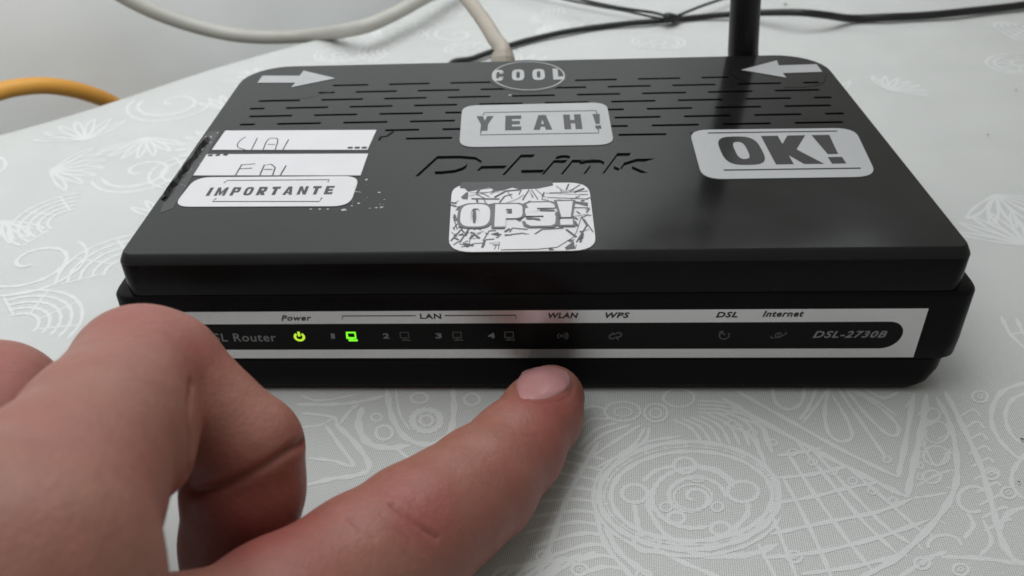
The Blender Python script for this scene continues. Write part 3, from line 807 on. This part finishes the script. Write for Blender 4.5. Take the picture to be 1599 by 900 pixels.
ln = [[(360, 200), (540, 175)], [(370, 215), (600, 205)], [(360, 240), (560, 200), (640, 195)], [(380, 260), (600, 262)], [(420, 225), (500, 265)], [(560, 250), (650, 200), (760, 190)], [(600, 290), (640, 240), (700, 225)],
      [(640, 300), (740, 262), (790, 230)], [(780, 270), (830, 190), (860, 250)], [(850, 190), (900, 265)], [(880, 185), (960, 250)], [(930, 265), (950, 215), (1290, 230)], [(970, 250), (1290, 262)], [(990, 215), (1290, 200)],
      [(1040, 160), (1100, 200), (1180, 190)], [(1120, 190), (1140, 145)], [(1150, 200), (1230, 150)], [(1180, 210), (1260, 180)], [(1180, 330), (1290, 330)], [(1160, 400), (1300, 380)], [(1170, 420), (1240, 400), (1200, 520), (1180, 560)],
      [(1240, 400), (1280, 470), (1200, 600)], [(1260, 420), (1330, 520)], [(1220, 520), (1300, 500)], [(220, 590), (310, 490)], [(290, 600), (365, 490)], [(240, 620), (290, 590)], [(380, 540), (360, 620)], [(470, 590), (520, 510)],
      [(490, 580), (560, 575)], [(520, 610), (600, 600), (590, 655)], [(545, 620), (600, 620)], [(560, 655), (575, 620)], [(690, 540), (780, 530), (860, 548), (930, 500), (1100, 490)], [(640, 520), (680, 495)], [(680, 520), (700, 490), (820, 500)],
      [(400, 610), (480, 605)], [(260, 350), (310, 310)], [(240, 300), (280, 275)], [(240, 400), (270, 500)], [(225, 520), (270, 560)], [(1120, 500), (1200, 560)], [(1060, 430), (1180, 430)], [(1180, 560), (1140, 585)], [(640, 545), (700, 545)],
      [(1200, 620), (1190, 650)], [(1250, 530), (1230, 600)], [(450, 210), (520, 245)], [(660, 200), (700, 260)], [(480, 270), (500, 300)]]
rq = random.Random(5)
for _ in range(70):
    X, Y = rq.choice([(rq.uniform(380, 1250), rq.uniform(200, 290)), (rq.uniform(240, 300), rq.uniform(280, 560)), (rq.uniform(1190, 1300), rq.uniform(240, 600)), (rq.uniform(260, 620), rq.uniform(500, 640))])
    a = rq.choice((.2, .5, 1.1, 2.0, 2.7)) + rq.uniform(-.25, .25); l_ = rq.uniform(25, 75)
    ln.append([(X, Y), (X + l_ * math.cos(a), Y - .6 * l_ * math.sin(a))])
wl = [random.choice((.012, .018, .025, .04)) for _ in ln]
lid_strokes('shard_outlines', [[Q(*p) for p in l] for l in ln], wl, M_SHARD, ops, .0222)
# OPS letters: soft grey outline below, white on top
def ops_letter(poly_list, z, m, grow):
    g = Geo()
    for i, (s, bx) in enumerate(poly_list):
        v, f = block_tris(s)
        a = T(*Q(bx[0], bx[3])); b = T(*Q(bx[1], bx[3])); c = T(*Q((bx[0] + bx[1]) / 2, bx[2]))
        e = .055 if m is M_SHARD2 else 0
        v = fit(v, a[0] - e, b[0] + e, a[1] - e, c[1] + e)
        g.add([(q[0], q[1], H + z + .0004 * i) for q in v], f)
    return g.make('ops_lettering' if m is M_STICK_W else 'ops_lettering_outline', m, ops)
LL = [('O', (285, 522, 308, 485)), ('P', (560, 780, 308, 484)), ('S', (800, 1045, 295, 478)), ('!', (1060, 1190, 285, 470))]
ops_letter(LL, .031, M_SHARD2, .075); ops_letter(LL, .035, M_STICK_W, .06)
qpoly('letter_counter', [(396, 345), (412, 340), (418, 400), (412, 458), (396, 460), (388, 400)], M_SHARD, .0375)
qpoly('letter_counter', [(664, 348), (692, 350), (688, 378), (660, 376)], M_SHARD, .0375)
qpoly('letter_counter', [(905, 335), (925, 345), (1030, 352), (1032, 364), (915, 356)], M_SHARD, .0375)
qpoly('letter_counter', [(808, 408), (910, 420), (925, 436), (905, 440), (806, 420)], M_SHARD, .0375)
qpoly('blank_patch', [(620, 560), (760, 545), (980, 540), (1130, 520), (1160, 570), (1050, 640), (900, 655), (610, 660)], M_STICK_W, .0292)

# ---- antenna and back sockets
ant = Geo()
ap = [(5.62, 9.62, 1.2), (5.62, 9.62, 1.5), (5.60, 9.62, 1.52), (5.55, 9.60, 2.6), (5.47, 9.58, 3.1), (5.36, 9.56, 4.4), (5.2, 9.53, 6.2), (5.02, 9.5, 8.3), (4.99, 9.5, 8.75), (4.975, 9.5, 8.9), (4.97, 9.5, 8.95)]
ant.tube(ap, [.30, .30, .40, .385, .375, .365, .35, .33, .31, .22, .05], 28)
antenna = ant.make('antenna', M_ANT, router); shade_auto(antenna, 40)
g = Geo(); g.tube([(5.62, 9.1, 1.35), (5.62, 9.7, 1.35)], .33, 20); g.make('antenna_hinge', M_ANT, antenna)
g = Geo(); g.tube([(5.62, 9.15, 1.35), (5.62, 9.28, 1.35)], .42, 20); g.make('antenna_collar', M_ANT, antenna)

# ------------------------------------------------------------------ cables
def cable(name, pts, r, m, label_, cat, n=16, closedcap=True):
    P = catmull(pts, 10)
    if callable(r): r = [r(i) for i in range(len(P))]
    g = Geo(); g.tube(P, r, n); o = g.make(name, m, None, True)
    return tag(o, label_, cat)
def on_cloth(px, py, r, lift=0):
    p = at_z(px, py, r + lift); z = cloth_z(p[0], p[1]) + r + lift
    return at_z(px, py, z)
c1 = cable('white_network_cable', [at_v(110, -60, -3.0), at_v(180, -12, -2.9), at_v(250, 23, -2.6), at_v(330, 48, -2.0), at_v(400, 58, -1.2), at_v(480, 56, -.2), at_z(560, 44, .9), at_z(610, 25, 1.0), at_z(660, -2, 1.1), at_z(720, -34, 1.0), at_z(800, -60, .8)],
           .26, M_WHITECAB, 'thick off-white cable hanging in a loop behind the back left of the table', 'cable')
pl = on_cloth(785, 93, .3)
pB = np.array([-.95, D + .12, 1.15])
c2 = cable('beige_network_cable', [pB + (0, .25, .02), pB + (-.02, .75, .3), at_y(786, 89, D + 1.6), at_y(772, 60, D + 2.6), at_y(752, 28, D + 4.0), at_y(727, -4, D + 5.6), at_y(700, -30, D + 7.5), at_y(660, -60, D + 9)],
           .22, M_BEIGECAB, 'beige cable rising from the middle of the router back, narrower than the looped white one', 'cable')
g = Geo(); g.box(-.62 + pB[0], .58 + pB[0], D + .05, D + .6, .75, 1.6); g.make('cable_plug', M_BEIGECAB, c2)
q = at_y(786, 93, D + 1.35); g = Geo(); g.tube([q + (-.0, -.25, -.35), q + (-.01, .0, 0), q + (-.02, .12, .14)], [.36, .33, .28], 14); g.make('strain_relief', M_BEIGECAB, c2)
c3 = cable('black_power_cable', [(-2.6, D + .3, .8), (-2.4, D + 1.5, .5), on_cloth(700, 106, .16), on_cloth(740, 91, .16), on_cloth(800, 70, .16), on_cloth(850, 57, .15), on_cloth(900, 47, .15), on_cloth(970, 38, .15), on_cloth(1040, 32, .15), on_cloth(1100, 26, .15), on_cloth(1150, 22, .15, .1),
            at_z(1200, 20, .5), at_z(1250, 20, .7), at_z(1290, 24, .55), on_cloth(1330, 29, .2), on_cloth(1390, 27, .2), on_cloth(1450, 24, .2), on_cloth(1520, 17, .2), on_cloth(1599, 8, .2), on_cloth(1700, -8, .2), on_cloth(1950, -30, .2), on_cloth(2300, -40, .2)],
           lambda i: .105 + .04 * min(1, max(0, i - 81) / 60), M_BLACKRUB, 'black power cable running across the tablecloth behind the antenna', 'cable')
c4 = cable('thin_black_wire', [on_cloth(1046, 27, .1, .25), on_cloth(1020, 20, .08, .35), on_cloth(985, 15, .07, .6), on_cloth(950, 9, .07, .7), on_cloth(910, 0, .07, .7), on_cloth(860, -14, .07, .7), on_cloth(760, -40, .07, .5), on_cloth(640, -100, .07, .2)], .055, M_BLACKRUB, 'thin black wire going up and left from the cable knot, upper one of the pair', 'wire')
c5 = cable('thin_black_wire', [on_cloth(1042, 31, .1, .2), on_cloth(1010, 25, .08, .1), on_cloth(975, 17, .07, .2), on_cloth(935, 10, .07, .2), on_cloth(890, 1, .07, .2), on_cloth(840, -10, .07, .2), on_cloth(730, -30, .07, .2), on_cloth(600, -80, .07, .1)], .05, M_BLACKRUB, 'thin black wire going up and left from the cable knot, lower one of the pair', 'wire')
c6 = cable('thin_black_wire', [on_cloth(1050, 28, .1, .2), on_cloth(1065, 22, .08, .2), on_cloth(1095, 10, .07, .3), on_cloth(1130, -2, .07, .3), on_cloth(1180, -18, .07, .3), on_cloth(1300, -60, .07, .3), on_cloth(1420, -120, .07, .1)], .055, M_BLACKRUB, 'thin black wire going up and right from the knot towards the antenna', 'wire')
g = Geo(); kk = [on_cloth(1036, 27, .16, .22), on_cloth(1043, 27, .17, .2), on_cloth(1052, 29, .16, .1), on_cloth(1058, 30, .12, .05)]; g.tube(kk, [.13, .18, .18, .11], 12); g.make('cable_knot', M_BLACKRUB, c3, True)
c7 = cable('orange_cable', [at_v(-90, 190, -2.6), at_v(-40, 160, -2.6), at_v(0, 143, -2.7), at_v(35, 136, -2.8), at_v(70, 134, -2.9), at_v(105, 138, -3.0), at_v(140, 147, -3.2), at_v(172, 160, -3.5), at_v(205, 182, -3.9), at_v(230, 215, -4.2), at_v(240, 280, -4.3)],
           .30, M_ORANGE, 'orange cable arching between the table edge and the white wall', 'cable')

# ------------------------------------------------------------------ the hand (one continuous skin grown from a distance field)
S = .042
LO = np.array([-12.2, -15.5, -.15]); HI = np.array([1.35, -.35, 7.0])
NX, NY, NZ = [int(math.ceil(v)) for v in (HI - LO) / S]
gx = (LO[0] + S * np.arange(NX)).astype(np.float32); gy = (LO[1] + S * np.arange(NY)).astype(np.float32); gz = (LO[2] + S * np.arange(NZ)).astype(np.float32)
BIG = 1.5
def rc_d(P, a, b, ra, rb_):
    """round cone distance, P (...,3)"""
    ba = b - a; l2 = float(ba @ ba); rr = ra - rb_; a2 = l2 - rr * rr; il2 = 1 / l2
    pa = P - a; y = pa @ ba; z = y - l2
    x2 = ((pa * l2 - y[..., None] * ba) ** 2).sum(-1)
    y2 = y * y * l2; z2 = z * z * l2
    k = np.sign(rr) * rr * rr * x2
    d = (np.sqrt(np.maximum(x2 * a2 * il2, 0)) + y * rr) * il2 - ra
    d1 = np.sqrt(x2 + z2) * il2 - rb_
    d2 = np.sqrt(x2 + y2) * il2 - ra
    c1_ = np.sign(z) * a2 * z2 > k; c2_ = np.sign(y) * a2 * y2 < k
    return np.where(c1_, d1, np.where(c2_, d2, d))
def smin(a, b, k):
    h = np.maximum(k - np.abs(a - b), 0) / k
    return np.minimum(a, b) - h * h * k * .25
def J(px, py, z, rpx=None, r=None):
    p = at_z(px, py, z)
    return p, (r if r is not None else rpx / scale_at(p))
thumb = [J(861, 622, .62, 52), J(845, 648, .70, 62), J(806, 700, .84, 73), J(750, 757, 1.0, 88), J(700, 795, 1.15, 94), J(650, 829, 1.3, 103), J(570, 885, 1.45, 112), J(440, 980, 1.8, 135), J(250, 1120, 2.4, 165)]
index = [J(36, 900, 5.0, 200), J(93, 775, 4.6, 155), J(160, 680, 4.3, 128), J(218, 582, 3.8, 102), J(248, 590, 3.65, 100), J(312, 640, 3.2, 84), J(388, 694, 2.75, 82)]
distal = [J(392, 704, 2.6, 84), J(380, 765, 2.05, 92), J(372, 845, 1.25, 86), J(366, 930, .78, 78)]
middle = [J(-150, 900, 5.2, 190), J(-110, 760, 4.3, 130), J(-8, 640, 3.1, 104), J(20, 690, 2.2, 90), J(60, 760, 1.3, 82), J(75, 810, .8, 78)]
WR = (np.array([-6.5, -11.2, 3.9]), 2.0); FA = (np.array([-7.5, -13.1, 3.9]), 2.15)
palm_a = (np.array([-4.9, -8.6, 4.3]), 1.3); palm_b = (np.array([-7.4, -8.0, 4.4]), 1.25); palm_c = (np.array([-9.6, -7.4, 4.0]), 1.15)
ring = [palm_c, (np.array([-9.7, -5.0, 3.4]), .85), (np.array([-9.4, -4.4, 1.9]), .78), (np.array([-8.9, -5.2, .8]), .7)]
groups = [
    (thumb, .25), (index, .25), (distal, .3), (middle, .25), (ring, .25),
]
extra = [(palm_a, WR), (palm_b, WR), (palm_c, WR), (palm_a, palm_b), (palm_b, palm_c), (WR, FA), (thumb[-1], WR), (thumb[-1], palm_a), (index[0], palm_a), (middle[0], palm_b)]
def field_chain(chain, k, D_, P, sub):
    pass
def box_of(a, b, ra, rb_, m=.8):
    lo_ = np.minimum(a - ra, b - rb_) - m; hi_ = np.maximum(a + ra, b + rb_) + m
    i0 = np.maximum(((lo_ - LO) / S).astype(int), 0); i1 = np.minimum(((hi_ - LO) / S).astype(int) + 1, [NX, NY, NZ])
    return i0, i1
def add_prim(F, a, ra, b, rb_, k):
    i0, i1 = box_of(a, b, ra, rb_)
    if np.any(i1 <= i0): return
    sl = tuple(slice(x, y) for x, y in zip(i0, i1))
    P = np.stack(np.meshgrid(gx[sl[0]], gy[sl[1]], gz[sl[2]], indexing='ij'), -1)
    d = rc_d(P, a.astype(np.float32), b.astype(np.float32), float(ra), float(rb_)).astype(np.float32)
    F[sl] = smin(F[sl], d, k)
def newF(): return np.full((NX, NY, NZ), BIG, np.float32)
Fh = newF()
for ch, k in [(thumb, .2), (middle, .2), (ring, .2)]:
    for (a, ra), (b, rb_) in zip(ch, ch[1:]): add_prim(Fh, a, ra, b, rb_, k)
for (a, ra), (b, rb_) in extra: add_prim(Fh, a, ra, b, rb_, .7)
Fi = newF()
for (a, ra), (b, rb_) in zip(index, index[1:]): add_prim(Fi, a, ra, b, rb_, .2)
# knuckle pads and side folds of the bent finger
pad, pr_ = J(283, 655, 3.75, 26); pad2, pr2 = J(264, 728, 3.9, 24)
add_prim(Fi, pad, pr_, pad2, pr2, .35)
Fd = newF()
for (a, ra), (b, rb_) in zip(distal, distal[1:]): add_prim(Fd, a, ra, b, rb_, .2)
Fi = smin(Fi, Fd, .10)
del Fd
Fh = smin(Fh, Fi, .16)
del Fi

def sample(F, P):
    q = (np.asarray(P) - LO) / S; i = np.clip(np.floor(q).astype(int), 0, [NX - 2, NY - 2, NZ - 2]); t = q - i
    r = 0
    for dx in (0, 1):
        for dy in (0, 1):
            for dz in (0, 1):
                wgt = (t[..., 0] if dx else 1 - t[..., 0]) * (t[..., 1] if dy else 1 - t[..., 1]) * (t[..., 2] if dz else 1 - t[..., 2])
                r = r + wgt * F[i[..., 0] + dx, i[..., 1] + dy, i[..., 2] + dz]
    return r
def hit(F, px, py, start=4.0):
    d = ray(px, py); p = CAM + start * d; n = np.linalg.norm(d)
    for _ in range(200):
        q = (p - LO) / S
        if np.any(q < 0) or np.any(q >= [NX - 1, NY - 1, NZ - 1]): s = .3
        else: s = float(sample(F, p)); 
        if s < .004: return p
        p = p + d / n * max(min(s, .3) * .8, .01)
    return None
# creases pressed into the skin: (pixel path, radius, depth)
CREASE = [([(300, 768), (340, 762), (380, 746), (420, 724), (450, 704), (476, 690)], .055, .9),
          ([(612, 787), (630, 802), (650, 819), (668, 831), (682, 840)], .03, .75), ([(544, 807), (562, 824), (584, 843)], .024, .45),
          ([(628, 772), (650, 790), (668, 812)], .022, .4), ([(640, 745), (648, 760), (655, 778)], .02, .2), ([(590, 800), (612, 822), (640, 848)], .022, .35), ([(664, 762), (674, 785), (690, 808)], .02, .18),
          ([(600, 768), (618, 778)], .02, .2), ([(655, 750), (662, 772)], .02, .15), ([(575, 790), (596, 806), (618, 832)], .018, .15), ([(620, 800), (650, 840), (668, 862)], .018, .15),
          ([(785, 672), (812, 680), (838, 683)], .025, .25), ([(800, 600), (806, 615), (830, 627), (860, 628), (886, 620), (897, 600)], .022, .45), ([(300, 598), (296, 640), (298, 690), (297, 740)], .05, .6),
          ([(182, 500), (215, 508), (250, 505)], .03, .12), ([(176, 520), (212, 528), (246, 524)], .03, .1)]
crease_pts = []
for path, r, dep in CREASE:
    pp = []
    for px, py in [tuple(q) for q in catmull(path, 4)]:
        h = hit(Fh, px, py)
        if h is not None: pp.append(h)
    for a, b in zip(pp, pp[1:]):
        if np.linalg.norm(a - b) > .6: continue
        crease_pts.append((a, b, r, dep))

# surface nets
def surface_nets(F):
    ins = F < 0
    c = [ins[i:NX - 1 + i, j:NY - 1 + j, k:NZ - 1 + k] for i in (0, 1) for j in (0, 1) for k in (0, 1)]
    sm = np.zeros(c[0].shape, np.uint8)
    for q in c: sm += q
    act = (sm > 0) & (sm < 8)
    idx = np.argwhere(act); ids = np.full(act.shape, -1, np.int64); ids[act] = np.arange(len(idx))
    corners = np.array([(i, j, k) for i in (0, 1) for j in (0, 1) for k in (0, 1)])
    acc = np.zeros((len(idx), 3)); cnt = np.zeros(len(idx))
    for a in range(8):
        for b in range(a + 1, 8):
            if np.abs(corners[a] - corners[b]).sum() != 1: continue
            ia = idx + corners[a]; ib = idx + corners[b]
            fa = F[ia[:, 0], ia[:, 1], ia[:, 2]]; fb = F[ib[:, 0], ib[:, 1], ib[:, 2]]
            cr = (fa < 0) != (fb < 0)
            t = np.where(cr, fa / np.where(cr, fa - fb, 1), 0)[:, None]
            acc += np.where(cr[:, None], ia + t * (ib - ia), 0); cnt += cr
    V = LO + S * acc / cnt[:, None]
    faces = []
    for ax in range(3):
        sh = [NX, NY, NZ]; sl0 = [slice(1, n - 1) for n in sh]; sl1 = list(sl0)
        sl0[ax] = slice(0, sh[ax] - 1); sl1[ax] = slice(1, sh[ax])
        a = ins[tuple(sl0)]; b = ins[tuple(sl1)]
        e = np.argwhere(a != b); inv = a[tuple(e.T)]
        off = [1, 1, 1]; off[ax] = 0; e = e + off
        u, v = [(1, 2), (2, 0), (0, 1)][ax]
        du = np.zeros(3, int); dv = np.zeros(3, int); du[u] = 1; dv[v] = 1
        q = [e - du - dv, e - dv, e, e - du]
        q = np.stack([ids[tuple(x.T)] for x in q], 1)
        q[~inv] = q[~inv][:, ::-1]
        faces.append(q)
    Fq = np.concatenate(faces); Fq = Fq[(Fq >= 0).all(1)]
    return V, Fq
HV, HF = surface_nets(Fh)
# surface smoothing (two umbrella passes) then crease displacement
def adj_smooth(V, Fq, it, lam):
    for _ in range(it):
        acc = np.zeros_like(V); c = np.zeros(len(V))
        for a, b in ((0, 1), (1, 2), (2, 3), (3, 0)):
            for i, j in ((a, b), (b, a)):
                for k in range(3): acc[:, k] += np.bincount(Fq[:, i], V[Fq[:, j], k], len(V))
                c += np.bincount(Fq[:, i], minlength=len(V))
        V = V + lam * (acc / np.maximum(c, 1)[:, None] - V)
    return V
HV = adj_smooth(HV, HF, 5, .5)
def grad(P):
    e = .06; g_ = np.zeros_like(P)
    for k in range(3):
        d = np.zeros(3); d[k] = e; g_[:, k] = sample(Fh, P + d) - sample(Fh, P - d)
    return g_ / (np.linalg.norm(g_, axis=1)[:, None] + 1e-9)
NRM = grad(HV)
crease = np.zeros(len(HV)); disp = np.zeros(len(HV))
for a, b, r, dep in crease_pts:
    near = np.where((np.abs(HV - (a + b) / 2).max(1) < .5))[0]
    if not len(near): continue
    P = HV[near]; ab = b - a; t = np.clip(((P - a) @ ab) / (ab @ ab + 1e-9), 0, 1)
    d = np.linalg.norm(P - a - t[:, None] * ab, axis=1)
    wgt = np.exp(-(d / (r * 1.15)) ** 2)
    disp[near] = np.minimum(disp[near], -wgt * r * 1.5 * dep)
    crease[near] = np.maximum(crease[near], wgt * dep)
HV = HV + NRM * disp[:, None]
HV[:, 2] = np.maximum(HV[:, 2], .012)
# redness of the skin: knuckles, fingertip, inner faces of the bent finger; shade on the middle finger painted as red
red = np.zeros(len(HV))
for px, py, z, rad, am in ((860, 640, 1.3, .9, .75), (640, 800, 2.0, .8, .75), (215, 505, 4.6, .9, .55), (380, 860, 2.0, 1.5, .95), (300, 560, 4.2, .7, .5), (330, 690, 3.5, .6, .45), (0, 650, 3.8, 1.8, .65), (890, 700, 1.2, 1.2, .6), (800, 830, 1.2, 1.3, .5), (60, 720, 5.4, .9, .3)):
    c_ = at_z(px, py, z); d = np.linalg.norm(HV - c_, axis=1); red = np.maximum(red, am * np.exp(-(d / rad) ** 2))

def skin_material():
    m = mat('skin', (0.45, 0.24, 0.17), 0.48, 0.35)
    nt = m.node_tree; N = nt.nodes; L = nt.links; b = N['Principled BSDF']
    b.subsurface_method = 'RANDOM_WALK'
    b.inputs['Subsurface Weight'].default_value = .25
    b.inputs['Subsurface Radius'].default_value = (1.0, .35, .2)
    b.inputs['Subsurface Scale'].default_value = .003
    tc = N.new('ShaderNodeTexCoord')
    at1 = N.new('ShaderNodeAttribute'); at1.attribute_name = 'redness'
    at2 = N.new('ShaderNodeAttribute'); at2.attribute_name = 'crease'
    n1 = N.new('ShaderNodeTexNoise'); n1.inputs['Scale'].default_value = 95; n1.inputs['Detail'].default_value = 5
    n2 = N.new('ShaderNodeTexNoise'); n2.inputs['Scale'].default_value = 420; n2.inputs['Detail'].default_value = 4
    L.new(tc.outputs['Object'], n1.inputs['Vector']); L.new(tc.outputs['Object'], n2.inputs['Vector'])
    mx = N.new('ShaderNodeMix'); mx.data_type = 'RGBA'; mx.inputs['A'].default_value = (0.262, 0.115, 0.083, 1); mx.inputs['B'].default_value = (0.258, 0.076, 0.061, 1)
    ad = N.new('ShaderNodeMath'); ad.operation = 'MULTIPLY_ADD'; ad.inputs[1].default_value = 1.1; ad.use_clamp = True
    mr = N.new('ShaderNodeMapRange'); mr.inputs['From Min'].default_value = .35; mr.inputs['From Max'].default_value = .75; mr.inputs['To Min'].default_value = -.1; mr.inputs['To Max'].default_value = .35
    L.new(n1.outputs['Fac'], mr.inputs['Value']); L.new(at1.outputs['Fac'], ad.inputs[0]); L.new(mr.outputs[0], ad.inputs[2]); L.new(ad.outputs[0], mx.inputs['Factor'])
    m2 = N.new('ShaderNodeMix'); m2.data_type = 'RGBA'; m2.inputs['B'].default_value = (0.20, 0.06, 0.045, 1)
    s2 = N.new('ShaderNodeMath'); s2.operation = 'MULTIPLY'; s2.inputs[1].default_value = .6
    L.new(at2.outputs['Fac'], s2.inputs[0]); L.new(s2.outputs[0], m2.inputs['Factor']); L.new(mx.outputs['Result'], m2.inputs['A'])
    m3 = N.new('ShaderNodeMix'); m3.data_type = 'RGBA'; m3.blend_type = 'MULTIPLY'; m3.inputs['Factor'].default_value = .35
    mrr = N.new('ShaderNodeMapRange'); mrr.inputs['From Min'].default_value = .3; mrr.inputs['From Max'].default_value = .7; mrr.inputs['To Min'].default_value = .82; mrr.inputs['To Max'].default_value = 1.16; mrr.clamp = False
    L.new(n2.outputs['Fac'], mrr.inputs['Value']); L.new(m2.outputs['Result'], m3.inputs['A']); L.new(mrr.outputs[0], m3.inputs['B'])
    L.new(m3.outputs['Result'], b.inputs['Base Color'])
    vo = N.new('ShaderNodeTexVoronoi'); vo.inputs['Scale'].default_value = 1500; L.new(tc.outputs['Object'], vo.inputs['Vector'])
    mm = N.new('ShaderNodeMath'); mm.operation = 'MULTIPLY_ADD'; mm.inputs[1].default_value = .5; L.new(vo.outputs['Distance'], mm.inputs[0]); L.new(n2.outputs['Fac'], mm.inputs[2])
    bp = N.new('ShaderNodeBump'); bp.inputs['Strength'].default_value = .4; bp.inputs['Distance'].default_value = .00022
    L.new(mm.outputs[0], bp.inputs['Height']); L.new(bp.outputs[0], b.inputs['Normal'])
    return m
M_SKIN = skin_material()
hand = obj('hand', HV, HF, M_SKIN, smooth=True)
for nm, arr_ in (('redness', red), ('crease', crease)):
    a = hand.data.attributes.new(nm, 'FLOAT', 'POINT'); a.data.foreach_set('value', arr_.astype(np.float32))
tag(hand, 'bare hand with one bent finger and an outstretched thumb pointing at the router front', 'hand')

# nail of the outstretched digit
def nail():
    # pixel frame of the visible nail plate: left / right borders and free edge
    NU, NV_ = 17, 13
    v = []; ok_ = True
    grid = np.zeros((NU, NV_, 3)); 
    for i in range(NU):
        s = -1 + 2 * i / (NU - 1)
        for j in range(NV_):
            t = j / (NV_ - 1)
            half = 43 + 2 * math.sin(math.pi * t) - 10 * max(0, t - .6) - 9 * (1 - t) ** 5
            # cuticle (t=0) to free edge (t=1)
            cx_ = 848 + 3 * t; cy_ = 619 - 45 * t
            bow = (1 - s * s)
            if t < .5: yy = cy_ + 9 * bow * (1 - 2 * t) - 3 * (1 - 2 * t)
            else: yy = cy_ - 10 * bow * (2 * t - 1) + 11 * (2 * t - 1)
            grid[i, j] = (cx_ + s * half, yy - s * 5 * (1 - t), 0)
    out = np.zeros((NU, NV_, 3))
    for i in range(NU):
        for j in range(NV_):
            h = hit(Fh, grid[i, j, 0], grid[i, j, 1])
            if h is None: h = at_z(grid[i, j, 0], grid[i, j, 1], .9)
            out[i, j] = h
    g_ = grad(out.reshape(-1, 3)).reshape(NU, NV_, 3)
    lift = np.zeros((NU, NV_))
    for i in range(NU):
        for j in range(NV_):
            s = abs(-1 + 2 * i / (NU - 1)); t = j / (NV_ - 1)
            lift[i, j] = .028 * min(1, (1 - s) * 6 + .0) * min(1, t * 6 + .0) + .0
            if i in (0, NU - 1) or j == 0: lift[i, j] = -.015
    top = out + g_ * lift[..., None]
    vv = top.reshape(-1, 3)
    ff = [(i * NV_ + j, (i + 1) * NV_ + j, (i + 1) * NV_ + j + 1, i * NV_ + j + 1) for i in range(NU - 1) for j in range(NV_ - 1)]
    m = mat('nail', (0.37, 0.175, 0.172), 0.25, 0.5)
    b = m.node_tree.nodes['Principled BSDF']; b.inputs['Subsurface Weight'].default_value = .2; b.inputs['Subsurface Scale'].default_value = .002
    noise_tint(m, 220, .4, (0.44, 0.23, 0.22))
    o = obj('thumb_nail', vv, ff, m, hand, True)
    return o
nail()
